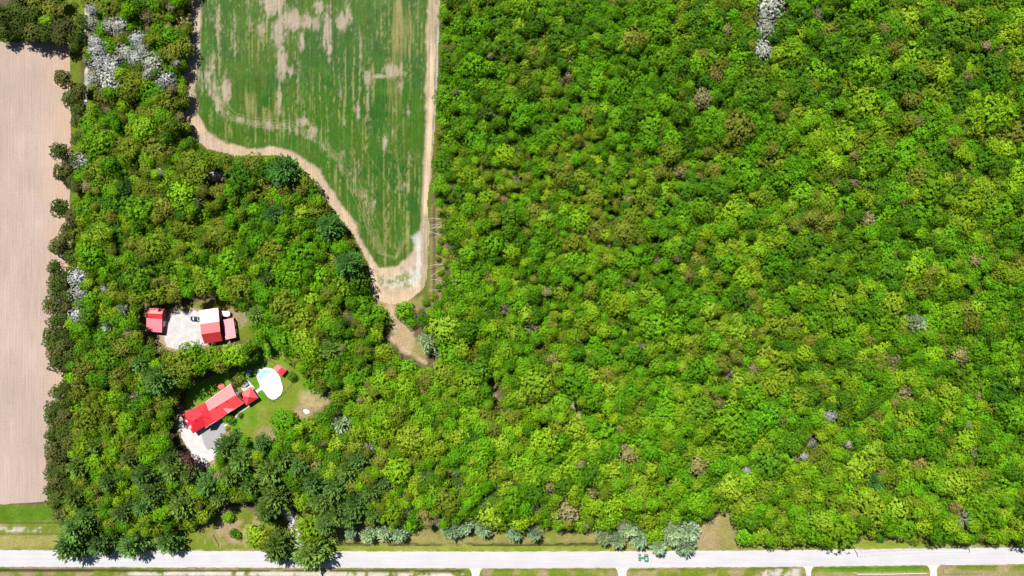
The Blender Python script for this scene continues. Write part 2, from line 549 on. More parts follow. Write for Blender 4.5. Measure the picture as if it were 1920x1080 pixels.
def field_tone(X, Y):
    px = 960 + X * S
    py = 540 - Y * S
    n1 = fbm(X, Y, 6, 31)
    n2 = fbm(X, Y, 2.2, 35)
    stv = fbm(X * 7, Y * 0.45, 9, 40)              # streaks along the drill rows
    stw = fbm(X * 2.2, Y * 0.22, 9, 45)
    g = np.zeros(X.shape + (3,)) + np.array((0.027, 0.092, 0.006))
    g = mixc(g, np.array((0.038, 0.088, 0.007)), sm(0.42, 0.62, stw))
    g = mixc(g, np.array((0.018, 0.076, 0.008)), sm(0.50, 0.68, fbm(X, Y, 16, 52)))
    soil = np.array((0.275, 0.225, 0.170))
    tan = np.array((0.17, 0.15, 0.06))
    b = np.zeros_like(px)

    def blob(x, y, a, c, s=1.0):
        return s * np.exp(-((px - x) / a) ** 2 - ((py - y) / c) ** 2)
    for q in ((512, 0, 26, 34, 1.2), (548, 38, 30, 22, 1.1), (522, 62, 15, 34, 1.2), (528, 118, 9, 42, 1.2), (524, 185, 5, 50, 1.1), (545, 132, 12, 10, .9), (566, 78, 6, 26, .8),
              (612, 58, 9, 40, 1.0), (642, 42, 14, 20, .9), (655, 30, 8, 30, .8), (618, 95, 6, 18, .8), (600, 12, 12, 14, .7), (576, 42, 28, 16, .8), (490, 52, 10, 26, .8),
              (688, 146, 8, 15, 1.2), (738, 134, 18, 13, 1.2), (715, 143, 20, 5, .9), (750, 160, 8, 22, .7), (722, 268, 5, 20, .9), (672, 215, 5, 26, .8), (765, 212, 9, 16, .7),
              (690, 170, 4, 60, .55), (676, 90, 3, 60, .6), (760, 350, 14, 26, .75), (770, 290, 8, 50, .6), (566, 230, 14, 12, .9), (585, 245, 22, 14, .6),
              (450, 225, 18, 12, .8), (605, 318, 16, 14, .8), (672, 318, 12, 14, .6), (370, 60, 7, 90, .9), (372, 130, 8, 50, .7), (410, 60, 9, 70, .7), (440, 40, 5, 60, .5), (470, 60, 5, 70, .45), (398, 120, 8, 40, .7), (425, 170, 12, 34, .8),
              (408, 195, 9, 24, .8), (640, 160, 4, 60, .5), (600, 200, 3, 60, .4), (645, 230, 10, 8, .6), (560, 150, 5, 60, .45), (740, 245, 20, 24, .35),
              (700, 380, 14, 30, .5), (640, 290, 24, 10, .45)):
        b = np.maximum(b, blob(*q))
    swath = ldist(px, py, [(392, 130), (402, 185), (425, 222), (480, 234), (530, 236), (585, 258), (630, 300), (665, 345), (690, 385)])
    b = np.maximum(b, (1 - sm(2, 20, swath)) * 0.56)
    hf = fbm(X * 2.2, Y * 0.9, 1.6, 90)
    b = b * 0.95 + (stv - 0.5) * 0.8 + (n2 - 0.5) * 0.45 + (n1 - 0.5) * 0.3 + (hf - .5) * 0.8 - .10 * sm(150, 300, py)
    g = mixc(g, soil, .015 + .05 * sm(.35, .7, hf) + .06 * (1 - sm(40, 220, py)))
    b = b + .16 * sm(.50, .66, fbm(X * 1.5, Y * .5, 22, 110)) * (1 - sm(200, 330, py)) - .22 * (1 - sm(8, 30, np.abs(sdist(px, py, GREEN) - 16))) * sm(170, 230, py)
    g = mixc(g, soil, sm(0.20, 0.86, b) * .95)
    # fine straw coloured drill lines
    g = mixc(g, tan * 1.35, sm(0.56, 0.72, fbm(X * 11, Y * 0.35, 9, 60) + (hf - .5) * .5) * sm(0.36, 0.6, fbm(X, Y, 26, 63)) * 0.6)
    t = blob(745, 55, 17, 95, .8) + blob(770, 60, 10, 60, .6) + blob(742, 190, 20, 50, .45) + blob(505, 215, 60, 18, .5) + blob(470, 190, 20, 24, .5)
    g = mixc(g, tan * 1.15, sm(0.3, 0.75, t + (stv - .5) * 1.0) * 0.85)
    # turning marks of the seed drill
    for off in (0, 5, 10, 16):
        ln = [(398 + off, 150), (404 + off, 190), (425 + off, 222 - off * .6), (480, 238 - off), (540, 241 - off), (590 + off * .4, 262 - off * .5), (640 + off, 312), (672 + off, 370), (688 + off, 430), (712 + off * .6, 476), (742, 486 - off * .3), (770 - off, 440)]
        g = mixc(g, np.array((0.21, 0.20, 0.09)), (1 - sm(0.4, 1.3, ldist(px, py, ln))) * 0.55 * sm(.35, .5, n1))
    for a in ([(655, 300), (700, 400), (745, 484)], [(640, 320), (690, 430), (730, 482)], [(720, 330), (735, 400), (752, 480)], [(690, 290), (725, 340), (765, 420)]):
        g = mixc(g, np.array((0.15, 0.17, 0.06)), (1 - sm(0.3, 1.1, ldist(px, py, a))) * 0.5)
    # bare margin
    dg = sdist(px, py, GREEN) + (n1 - .5) * 9 + (n2 - .5) * 6
    margin = mixc(np.zeros_like(g) + C_SAND * 0.92, np.array((0.33, 0.25, 0.18)), sm(0.4, 0.6, n1))
    g = mixc(g, np.array((0.05, 0.09, 0.014)), (1 - sm(2, 9, np.abs(dg - 2))) * .5)
    g = mixc(g, margin, 1 - sm(-4, 3, dg))
    # left margin by the wood: pale stripes
    g = mixc(g, np.array((0.36, 0.32, 0.27)), (1 - sm(4, 10, np.abs(px - 368 + (py - 60) * .03))) * (1 - sm(110, 180, py)) * sm(.4, .55, stv) * .8)
    # pale southern tip and the white stony strip at its right
    tip = sm(492, 530, py + (n1 - .5) * 30)
    tc = mixc(np.zeros_like(g) + np.array((0.36, 0.335, 0.26)), np.array((0.15, 0.17, 0.07)), sm(0.40, 0.60, n2 + (hf - .5) * .6))
    g = mixc(g, tc, tip * (1 - sm(530, 548, py)) * sm(700, 716, px))
    g = mixc(g, C_SAND * 1.02, (1 - sm(6, 12, ldist(px, py, [(690, 505), (704, 540), (722, 560), (750, 562), (778, 548), (797, 520)]) + (n1 - .5) * 8)))
    g = mixc(g, np.array((0.40, 0.385, 0.35)), (1 - sm(2, 13, ldist(px, py, [(783, 446), (787, 470), (786, 500), (775, 528)]) + (n2 - .5) * 16)) * .9)
    # right hand track
    tr = px - np.interp(py, [-60, 0, 100, 210, 330, 380, 420, 540], [812, 811, 810, 807, 801, 797, 799, 795])
    g = mixc(g, np.array((0.27, 0.22, 0.15)), sm(-9, -5, tr + (n2 - .5) * 4))
    g = mixc(g, C_SAND * 1.1, (1 - sm(2.5, 5.5, np.abs(tr - 0.5))) * sm(60, 110, py) * (1 - sm(395, 410, py)))
    g = mixc(g, C_GRASS * 1.1, sm(4, 6, tr) * (1 - sm(9, 11, tr)) * sm(.5, .6, n2) * .6)
    wl = px - np.interp(py, [-60, 0, 260], [825, 825, 819])
    g = mixc(g, np.array((0.30, 0.31, 0.34)), .8 * sm(.35, .5, n2) * (1 - sm(1.2, 3.4, np.abs(wl + 2))) * sm(40, 60, py) * (1 - sm(250, 280, py)))
    g = mixc(g, C_TAN * 0.75, sm(5, 8, tr) * sm(255, 275, py) * sm(.4, .55, n2))
    return g


pxF = 960 + FX * S
pyF = 540 - FY * S
fn = fbm(FX, FY, 5, 70)
inside = sdist(pxF, pyF, FIELD) + (fn - 0.5) * 5 > 0
tone = field_tone(FX, FY)
ta = np.concatenate([tone, np.ones(tone.shape[:2] + (1,))], 2).reshape(-1, 4)
ff = gridfaces(len(fx), len(fy))
ff = ff[inside.ravel()[ff].all(1)]
me = mesh_np('crop_field', np.stack([FX.ravel(), FY.ravel(), np.full(FX.size, 0.02)], 1), ff, groundmat('crop_soil', streak=True, amp=0.22, bump=0.12), {'tone': ('FLOAT_COLOR', ta)})
tag(link_mesh('crop_field', me), 'patchy green crop field with bare pale soil between the two woods', None, None, 'structure')

# ---- tilled field
m, t, b = newmat('tilled_soil')
rgb = N(t, 'RGB')
rgb.outputs[0].default_value = (0.285, 0.222, 0.185, 1)
rg2 = N(t, 'RGB')
rg2.outputs[0].default_value = (0.330, 0.232, 0.165, 1)
g = N(t, 'NewGeometry')
sx = N(t, 'SeparateXYZ')
t.links.new(g.outputs['Position'], sx.inputs[0])
edge = remap(t, mathn(t, 'ADD', sx.outputs[0], mathn(t, 'MULTIPLY', noise(t, 0.07, 3), 26.0)), -223.0, -208.0, 0.0, 0.8)
mx = N(t, 'Mix', data_type='RGBA')
t.links.new(edge, mx.inputs[0])
t.links.new(rgb.outputs[0], mx.inputs[6])
t.links.new(rg2.outputs[0], mx.inputs[7])
rows = mathn(t, 'SINE', mathn(t, 'MULTIPLY', sx.outputs[0], 2 * math.pi / 1.52))
fac = mathn(t, 'ADD', 1.0, mathn(t, 'MULTIPLY', rows, 0.022))
fac = mathn(t, 'MULTIPLY', fac, remap(t, noise(t, 1.0, 4, 0.6, sclv=(1.6, 0.05, 1)), 0.3, 0.7, 0.90, 1.10))
fac = mathn(t, 'MULTIPLY', fac, remap(t, noise(t, 0.045, 5, 0.65, sclv=(1.0, .55, 1)), 0.3, 0.7, 0.88, 1.10))
fac = mathn(t, 'MULTIPLY', fac, remap(t, noise(t, 1.3, 5, 0.75), 0.3, 0.7, 0.86, 1.12))
t.links.new(scalecol(t, mx.outputs[2], fac), b.inputs['Base Color'])
b.inputs['Roughness'].default_value = 1.0
b.inputs['Specular IOR Level'].default_value = 0.0
m_till = m


def wobble(poly, step, amp, seed):
    """resample an outline (photo px) finely and roughen it"""
    out = []
    n = len(poly)
    for i in range(n):
        x0, y0 = poly[i]
        x1, y1 = poly[(i + 1) % n]
        L = math.hypot(x1 - x0, y1 - y0)
        k = max(1, int(L / step)) if L < 500 else 1 + int(L / 40)
        for j in range(k):
            q = j / k
            x = x0 + (x1 - x0) * q
            y = y0 + (y1 - y0) * q
            out.append((x + (float(vn(x, y, 7, seed)) - .5) * amp * 2, y + (float(vn(x, y, 7, seed + 40)) - .5) * amp * 2))
    return out


def sheet(name, poly, z, mat, step=4, amp=1.2, seed=1):
    pts = wobble(poly, step, amp, seed)
    mb = MB()
    mb.poly([P(x, y) + (z,) for x, y in pts], [tuple(range(len(pts)))])
    o = mb.build(name, mat)
    import bmesh
    bm = bmesh.new()
    bm.from_mesh(o.data)
    bmesh.ops.triangulate(bm, faces=bm.faces)
    for f in bm.faces:
        if f.normal.z < 0:
            f.normal_flip()
    bm.to_mesh(o.data)
    bm.free()
    return o


tag(sheet('tilled_field', TILLED, 0.02, m_till, 5, 1.0, 2), 'bare pinkish tilled field at the left edge', None, None, 'structure')

# ---- road: a gravel road with faint wheel tracks
m, t, b = newmat('road_gravel')
rgb = N(t, 'RGB')
rgb.outputs[0].default_value = (0.365, 0.355, 0.365, 1)
f1 = remap(t, noise(t, 1.0, 4, 0.6, sclv=(0.04, 1.1, 1)), 0.3, 0.7, 0.93, 1.06)
f2 = remap(t, noise(t, 2.0, 5, 0.75), 0.3, 0.7, 0.93, 1.07)
f3 = remap(t, noise(t, 0.09, 4, 0.6), 0.3, 0.7, 0.95, 1.04)
t.links.new(scalecol(t, rgb.outputs[0], mathn(t, 'MULTIPLY', mathn(t, 'MULTIPLY', f1, f2), f3)), b.inputs['Base Color'])
b.inputs['Roughness'].default_value = 0.95
b.inputs['Specular IOR Level'].default_value = 0.1
m_road = m
mb = MB()
xs = np.concatenate([np.arange(-1300, -100, 60), np.arange(-100, 2060, 3.0), np.arange(2060, 3300, 60)])
pts = []
for x in xs:
    c = float(road_y(x))
    e0 = 15.6 + (float(vn(x, 0, 6, 3)) - .5) * 1.3
    e1 = 15.6 + (float(vn(x, 0, 6, 8)) - .5) * 1.3
    for o_, z in ((-e0, 0.02), (-7, 0.10), (0, 0.13), (7, 0.10), (e1, 0.02)):
        a = P(x, c + o_)
        pts.append((a[0], a[1], z + 0.02))
fs = []
for i in range(len(xs) - 1):
    for k in range(4):
        fs.append((i * 5 + k, i * 5 + k + 1, i * 5 + 6 + k, i * 5 + 5 + k))
mb.poly(pts, fs)
tag(mb.build('road', m_road, smooth=True), kind='structure')
m_gravel = plain('pale_gravel', (0.37, 0.35, 0.345), 0.95, 0.22, 0.35, spec=0.1)
m_gravel2 = plain('drive_gravel', (0.40, 0.38, 0.37), 0.95, 0.18, 0.4, spec=0.1)
for a, wd in SOUTH_DRIVES:
    y0 = float(road_y(a)) + 14.6
    fl = 7
    tag(sheet('driveway', [(a - wd / 2 - fl, y0), (a - wd / 2 - 2, y0 + 6), (a - wd / 2, y0 + 13), (a - wd / 2, 1140), (a + wd / 2, 1140), (a + wd / 2, y0 + 13), (a + wd / 2 + 2, y0 + 6), (a + wd / 2 + fl, y0)],
              0.035, m_gravel2, 4, 0.7, 5), kind='structure')
tag(sheet('gravel_yard', GRAVEL, 0.03, m_gravel, 3, 2.6, 7), kind='structure')
tag(sheet('driveway', DRIVE, 0.03, m_gravel2, 3, 2.4, 9), kind='structure')
L = []
for sgn in (1, -1):
    seq = DRIVE_LINE if sgn > 0 else DRIVE_LINE[::-1]
    for i, (x, y) in enumerate(seq):
        a = seq[max(i - 1, 0)]
        c = seq[min(i + 1, len(seq) - 1)]
        d = Vector((c[0] - a[0], c[1] - a[1])).normalized()
        L.append((x - d.y * 6.5, y + d.x * 6.5))
tag(sheet('driveway', L, 0.04, m_gravel2, 4, 1.0, 9), kind='structure')
m_asph = plain('grey_paving', (0.235, 0.225, 0.23), 0.9, 0.08, 1.0, spec=0.2)
tag(sheet('paved_apron', [(378, 815), (400, 792), (420, 792), (424, 806), (415, 824), (404, 838), (390, 844), (382, 832)], 0.05, m_asph, 5, 0.5, 12), kind='structure')
m_walk = plain('pale_paving', (0.40, 0.37, 0.34), 0.85, 0.08, 1.0, spec=0.2)


def strip_path(name, pts, wd, z, mat, seed):
    L = []
    for sgn in (1, -1):
        seq = pts if sgn > 0 else pts[::-1]
        for i, (x, y) in enumerate(seq):
            a = seq[max(i - 1, 0)]
            c = seq[min(i + 1, len(seq) - 1)]
            d = Vector((c[0] - a[0], c[1] - a[1])).normalized()
            L.append((x - d.y * wd / 2, y + d.x * wd / 2))
    return tag(sheet(name, L, z, mat, 4, 0.3, seed), kind='structure')


strip_path('garden_path', [(420, 799), (431, 793), (441, 786), (443, 779), (448, 773), (458, 767), (468, 760)], 3.4, 0.06, m_walk, 3)

# ------------------------------------------------------------------ BUILDINGS
def roofmat(name, col, ang, rough=0.55, pitch=0.8, coat=0.42):
    """painted metal sheet roof with standing seams across direction ang"""
    m, t, b = newmat(name)
    rgb = N(t, 'RGB')
    rgb.outputs[0].default_value = (*col, 1)
    g = N(t, 'NewGeometry')
    mp = N(t, 'VectorMath', operation='DOT_PRODUCT')
    t.links.new(g.outputs['Position'], mp.inputs[0])
    mp.inputs[1].default_value = (math.cos(ang), math.sin(ang), 0)
    fr = mathn(t, 'FRACT', mathn(t, 'DIVIDE', mp.outputs['Value'], pitch))
    seam = mathn(t, 'LESS_THAN', fr, 0.14)
    f = mathn(t, 'SUBTRACT', 1.0, mathn(t, 'MULTIPLY', seam, 0.28))
    f = mathn(t, 'MULTIPLY', f, remap(t, noise(t, 0.5, 5, 0.7), 0.3, 0.7, 0.88, 1.1))
    t.links.new(scalecol(t, rgb.outputs[0], f), b.inputs['Base Color'])
    b.inputs['Roughness'].default_value = rough
    b.inputs['Specular IOR Level'].default_value = 1.0
    b.inputs['Coat Weight'].default_value = 1.0 if rough < .7 else 0.0
    if rough >= .7:
        b.inputs['Specular IOR Level'].default_value = .5
    b.inputs['Coat IOR'].default_value = 1.75
    b.inputs['Coat Roughness'].default_value = coat
    t.links.new(remap(t, noise(t, 0.8, 4, 0.6), 0.3, 0.7, rough - 0.04, rough + 0.06), b.inputs['Roughness'])
    bm = N(t, 'Bump')
    bm.inputs['Distance'].default_value = 0.03
    t.links.new(seam, bm.inputs['Height'])
    t.links.new(bm.outputs[0], b.inputs['Normal'])
    return m


RED = (0.62, 0.012, 0.02)
HA = math.radians(33.5)        # direction of the house ridge in the plan
m_roof_house = roofmat('red_metal_roof', (0.62, 0.018, 0.022), HA)
m_roof_gar = roofmat('deep_red_metal_roof', (0.56, 0.006, 0.020), HA, 0.75, .8, .65)
m_roof_barn = roofmat('red_barn_roof', (0.60, 0.02, 0.028), 0.05, 0.55)
m_roof_shed = roofmat('red_shed_roof', (0.60, 0.012, 0.016), -0.06, 0.6)
m_wall = plain('pale_siding', (0.42, 0.38, 0.33), 0.8, 0.08, 1.0)
m_wall_red = plain('barn_siding', (0.28, 0.05, 0.04), 0.8, 0.15, 1.0)
m_wall_grey = plain('grey_siding', (0.25, 0.25, 0.25), 0.8, 0.1, 1.0)
m_white = plain('white_trim', (0.75, 0.74, 0.72), 0.6, 0.04, 2.0)
m_glass = plain('window_glass', (0.03, 0.04, 0.05), 0.1, 0.1, 2.0, spec=0.6)
m_dark = plain('dark_metal', (0.03, 0.03, 0.035), 0.5, 0.15, 3.0)
m_grey = plain('grey_cover', (0.22, 0.21, 0.24), 0.6, 0.1, 3.0)
m_wood = plain('weathered_wood', (0.20, 0.15, 0.10), 0.85, 0.25, 3.0)


def inset2(pts, d):
    cx = sum(p[0] for p in pts) / len(pts)
    cy = sum(p[1] for p in pts) / len(pts)
    o = []
    for p in pts:
        v = Vector((cx - p[0], cy - p[1]))
        v = v.normalized() * d * 1.4
        o.append((p[0] + v.x, p[1] + v.y))
    return o


def wall_opening(name, parent, a, b, q, wd, z0, z1, mat, inner=None, inner_mat=None, iname='pane'):
    """a framed window or door standing 3 cm proud on the wall line a-b at fraction q"""
    a = Vector(a)
    b = Vector(b)
    d = (b - a).normalized()
    nrm = Vector((d.y, -d.x))
    c = a + (b - a) * q
    p0 = c - d * wd / 2
    p1 = c + d * wd / 2
    mb = MB()
    mb.prism([p0 - nrm * .02, p1 - nrm * .02, p1 + nrm * .05, p0 + nrm * .05], z0, z1)
    f = mb.build(name, mat, parent)
    if inner:
        mb = MB()
        p0 = c - d * (wd / 2 - .1)
        p1 = c + d * (wd / 2 - .1)
        mb.prism([p0 + nrm * .04, p1 + nrm * .04, p1 + nrm * .07, p0 + nrm * .07], z0 + .1, z1 - .1)
        mb.build(iname, inner_mat, f)
    return f


def outward(fp):
    """order the footprint so that wall_opening normals point outwards"""
    s = sum(fp[i][0] * fp[(i + 1) % len(fp)][1] - fp[(i + 1) % len(fp)][0] * fp[i][1] for i in range(len(fp)))
    return fp if s > 0 else fp[::-1]


def roof_vent(parent, x, y, z, r=0.16, h=0.5):
    mb = MB()
    mb.tube((x, y, z - .2), (x, y, z + h), r, n=10)
    mb.tube((x, y, z + h), (x, y, z + h + .12), r * 1.5, r * .9, n=10)
    return mb.build('vent_pipe', m_dark, parent)


# --- farmhouse: long gabled wing
def lerp(a, b, q):
    return tuple(a[i] + (b[i] - a[i]) * q for i in range(len(a)))


ZE, ZR = 3.6, 5.5
A_ = P3(384.4, 754.4, ZE)
B_ = P3(432.6, 719.6, ZE)
C_ = P3(457.5, 755.5, ZE)
D_ = P3(400.5, 793.0, ZE)
R0 = P3(391.9, 770.8, ZR)
R1 = P3(441.5, 740.6, ZR)
house = empty('farmhouse', P3(420, 757, 0))
tag(house, 'long farmhouse with red metal roof, pink in the sun, beside the pool', 'house')


def reparent(o, root):
    o.parent = root
    o.matrix_parent_inverse = root.matrix_world.inverted() if root.matrix_world != bpy.types.Object else o.matrix_parent_inverse
    return o


# every building is modelled in world coordinates; child meshes are shifted to the empty's frame on build
class Frame:
    def __init__(s, root):
        s.o = root

    def __call__(s, name, mb, mat, parent=None, **kw):
        ox, oy, oz = s.o.location
        mb.v = [(p[0] - ox, p[1] - oy, p[2] - oz) for p in mb.v]
        return mb.build(name, mat, parent or s.o, **kw)


def walls(fr, fp, z1, mat, name='wall'):
    mb = MB()
    mb.prism(fp, -0.02, z1)
    return fr(name, mb, mat)


def openings(root, fp, specs):
    """specs: (edge index, fraction, width, z0, z1, kind)"""
    ox, oy, oz = root.location
    f2 = [(p[0] - ox, p[1] - oy) for p in outward(fp)]
    for e, q, wd, z0, z1, kd in specs:
        a = f2[e]
        b = f2[(e + 1) % len(f2)]
        if kd == 'window':
            wall_opening('window', root, a, b, q, wd, z0, z1, m_white, True, m_glass)
        elif kd == 'garage':
            wall_opening('garage_door', root, a, b, q, wd, z0, z1, m_white)
        else:
            wall_opening('door', root, a, b, q, wd, z0, z1, m_white, True, m_wood, 'door_panel')


fr = Frame(house)
mb = MB()
mb.slab([A_, B_, R1, R0], 0.18)
mb.slab([R0, R1, C_, D_], 0.18)
roof = fr('roof', mb, m_roof_house)
roof['label'] = 'gabled red metal roof with pale pink upper slope'
mb = MB()
for p, q in ((A_, B_), (C_, D_)):
    d = (Vector(q) - Vector(p)).normalized()
    mb.tube((p[0], p[1], p[2] - .12), (q[0], q[1], q[2] - .12), 0.10, n=6)
fr('gutter', mb, m_white)
fp = inset2([A_[:2], B_[:2], C_[:2], D_[:2]], 0.55)
walls(fr, fp, 3.5, m_wall)
mb = MB()                                         # gable wall
i0, i1 = lerp(fp[1], fp[2], 0), lerp(fp[1], fp[2], 1)
rr = lerp(R1, R0, .04)
mb.slab([(i0[0], i0[1], 3.4), (i1[0], i1[1], 3.4), (rr[0], rr[1], 5.25)], .1)
fr('gable', mb, m_wall)
openings(house, fp, [(k, q, 1.3, 1.0, 2.4, 'window') for k in (0, 2) for q in (.2, .5, .8)] + [(1, .5, 1.0, 0.02, 2.2, 'door')])
# low dormer on the lower slope
dm = [lerp(lerp(R0, R1, .42), lerp(D_, C_, .42), .30), lerp(D_, C_, .30), lerp(D_, C_, .66)]
top = (lerp(R0, R1, .45))
pk = lerp(lerp(R0, R1, .40), lerp(D_, C_, .48), .42)
e0 = lerp(D_, C_, .34)
e1 = lerp(D_, C_, .70)
ek = lerp(e0, e1, .45)
mb = MB()
mb.poly([(pk[0], pk[1], pk[2] + .06), (e0[0], e0[1], e0[2] + .06), (ek[0], ek[1], ek[2] + 1.0), (e1[0], e1[1], e1[2] + .06)], [(0, 1, 2), (0, 2, 3), (1, 3, 2), (0, 3, 1)])
fr('porch_gable', mb, m_roof_house)
for q, s_ in ((.28, .06), (.66, .06)):
    v = lerp(lerp(R0, R1, q), lerp(D_, C_, q), s_)
    roof_vent(house, v[0] - house.location[0], v[1] - house.location[1], v[2])
mb = MB()
c = P3(445.5, 738.5, 6)
mb.prism([(c[0] + dx, c[1] + dy) for dx, dy in ((-.75, -.5), (.5, -.75), (.75, .5), (-.5, .75))], 0, 7.0)
ch = fr('chimney', mb, m_grey)
mb = MB()
mb.prism([(c[0] + dx, c[1] + dy) for dx, dy in ((-.45, -.3), (.3, -.45), (.45, .3), (-.3, .45))], 7.0, 7.15)
fr('chimney_cap', mb, m_dark, ch)

# --- garage wing: hipped roof with a front gable; it belongs to the house
ZG = 3.5
ZT = 6.0
a = P3(338.8, 779.8, ZG)
b_ = P3(385.0, 753.4, ZG)
c_ = P3(404.0, 786.0, ZG)
d = P3(362.2, 813.0, ZG)
ridge0 = P3(362.0, 789.5, ZT)
ridge1 = P3(378.5, 779.5, ZT)
mb = MB()
for pts in ([a, b_, ridge1, ridge0], [b_, c_, ridge1], [c_, d, ridge0, ridge1], [d, a, ridge0]):
    mb.slab(pts, .16)
wing_roof = fr('garage_roof', mb, m_roof_gar)
wing_roof['label'] = 'deep red hipped metal roof over the garage end'
fp = inset2([a[:2], b_[:2], c_[:2], d[:2]], .55)
walls(fr, fp, 3.4, m_wall, 'garage_wall')
openings(house, fp, [(0, .25, 2.7, 0.02, 2.5, 'garage'), (0, .72, 2.7, .02, 2.5, 'garage'), (1, .5, 1.2, 1, 2.2, 'window'), (3, .5, 1.2, 1, 2.2, 'window')])
# front gable towards the drive
g0 = lerp(d, c_, .50)
g1 = lerp(d, c_, .98)
gm = lerp(g0, g1, .5)
vv = Vector(c_) - Vector(b_)
vv.z = 0
vv = vv.normalized() * 0.9
gk = (gm[0] + vv.x, gm[1] + vv.y, ZG + 2.2)
g0 = (g0[0] + vv.x, g0[1] + vv.y, ZG + .03)
g1 = (g1[0] + vv.x, g1[1] + vv.y, ZG + .03)
bk = lerp(ridge1, lerp(c_, d, .3), .18)
bk = (bk[0], bk[1], ZG + 2.25)
mb = MB()
e_ = lerp(d, ridge1, .40)
f_ = lerp(b_, c_, .55)
mb.slab([gk, g0, (lerp(g0, bk, .62)[0], lerp(g0, bk, .62)[1], ZG + 1.4), bk], .12)
mb.slab([gk, bk, (lerp(g1, bk, .62)[0], lerp(g1, bk, .62)[1], ZG + 1.4), g1], .12)
gr = fr('front_gable_roof', mb, m_roof_gar)
for p in (g0, g1):
    mb = MB()
    q0 = Vector(p) + vv * .08
    q1 = Vector(gk) + vv * .08
    u = Vector((0, 0, -.28))
    mb.poly([q0, q1, q1 + u, q0 + u, q0 + vv * .1, q1 + vv * .1, q1 + u + vv * .1, q0 + u + vv * .1],
            [(0, 1, 2, 3), (7, 6, 5, 4), (0, 4, 5, 1), (1, 5, 6, 2), (2, 6, 7, 3), (3, 7, 4, 0)])
    fr('barge_board', mb, m_white)
for q in (.28, .72):                               # two small raised white panels on the west hip
    m0 = lerp(lerp(a, d, q), ridge0, .10)
    m1 = lerp(lerp(a, d, q), ridge0, .38)
    dd = (Vector(d) - Vector(a)).normalized() * .55
    mb = MB()
    mb.slab([(m0[0] - dd.x, m0[1] - dd.y, m0[2] + .25), (m0[0] + dd.x, m0[1] + dd.y, m0[2] + .25), (m1[0] + dd.x, m1[1] + dd.y, m1[2] + .25), (m1[0] - dd.x, m1[1] - dd.y, m1[2] + .25)], .3)
    fr('skylight', mb, m_white)
for px_, py_ in ((376.5, 771.5), (366, 788)):
    v = P3(px_, py_, 6.2)
    roof_vent(house, v[0] - house.location[0], v[1] - house.location[1], 6.1)

# --- gazebo with pyramid roof
gz = empty('gazebo', P3(467, 743, 0))
tag(gz, 'square gazebo with red pyramid roof between farmhouse and pool', 'gazebo')
fr = Frame(gz)
q4 = [P3(448.6, 740.5, 2.9), P3(470.0, 725.2, 2.9), P3(484.2, 746.2, 2.9), P3(462.6, 760.4, 2.9)]
pk = P3(466.6, 744.6, 5.0)
mb = MB()
for i in range(4):
    mb.slab([q4[i], q4[(i + 1) % 4], pk], .12)
fr('roof', mb, m_roof_house)
mb = MB()
q5 = inset2([p[:2] for p in q4], .35)
mb.prism(inset2([p[:2] for p in q4], .1), 0.0, 0.25)
fr('floor', mb, m_walk)
for p in q5:
    mb = MB()
    mb.box(p[0] - .1, p[0] + .1, p[1] - .1, p[1] + .1, .25, 2.85)
    fr('post', mb, m_white)
roof_vent(gz, pk[0] - gz.location[0], pk[1] - gz.location[1], pk[2] - .1, .1, .25)

# --- deck and hot tub
dk = [P(459, 737), P(452, 728), P(463, 710), P(478, 727)]
mb = MB()
mb.prism(dk, 0.0, 0.22)
mb_o = mb.build('patio_deck', m_walk)
tag(mb_o, 'small pale deck behind the gazebo, under the square hot tub', 'deck')
ht = empty('hot_tub', P3(461.5, 720, 0.22), math.radians(38))
tag(ht, 'square hot tub with grey folded cover behind the gazebo', 'hot tub')
mb = MB()
mb.box(-1.15, 1.15, -1.15, 1.15, 0, .8)
mb.build('tub_body', m_dark, ht, bevel=.1)
for s_ in (-1, 1):
    mb = MB()
    mb.box(min(.02 * s_, 1.05 * s_), max(.02 * s_, 1.05 * s_), -1.05, 1.05, .8, .92)
    mb.build('cover_half', m_grey, ht, bevel=.04)

# --- pool
pool_px = [(1290, 200), (1340, 165), (1400, 150), (1520, 160), (1600, 215), (1648, 300), (1662, 370), (1692, 450), (1670, 550), (1605, 612), (1540, 640), (1470, 610), (1432, 552), (1392, 500), (1350, 478), (1332, 390), (1292, 300)]
pool_px = [(320 + x / 8, 670 + y / 8) for x, y in pool_px]


def smooth_poly(p, it=2):
    for _ in range(it):
        o = []
        for i in range(len(p)):
            a, b = p[i], p[(i + 1) % len(p)]
            o.append((a[0] * .75 + b[0] * .25, a[1] * .75 + b[1] * .25))
            o.append((a[0] * .25 + b[0] * .75, a[1] * .25 + b[1] * .75))
        p = o
    return p


pool_out = smooth_poly([P(*p) for p in pool_px])
pcx = sum(p[0] for p in pool_out) / len(pool_out)
pcy = sum(p[1] for p in pool_out) / len(pool_out)


def toward(p, d):
    v = Vector((pcx - p[0], pcy - p[1]))
    L = v.length
    v = v / L * d
    return (p[0] + v.x, p[1] + v.y)


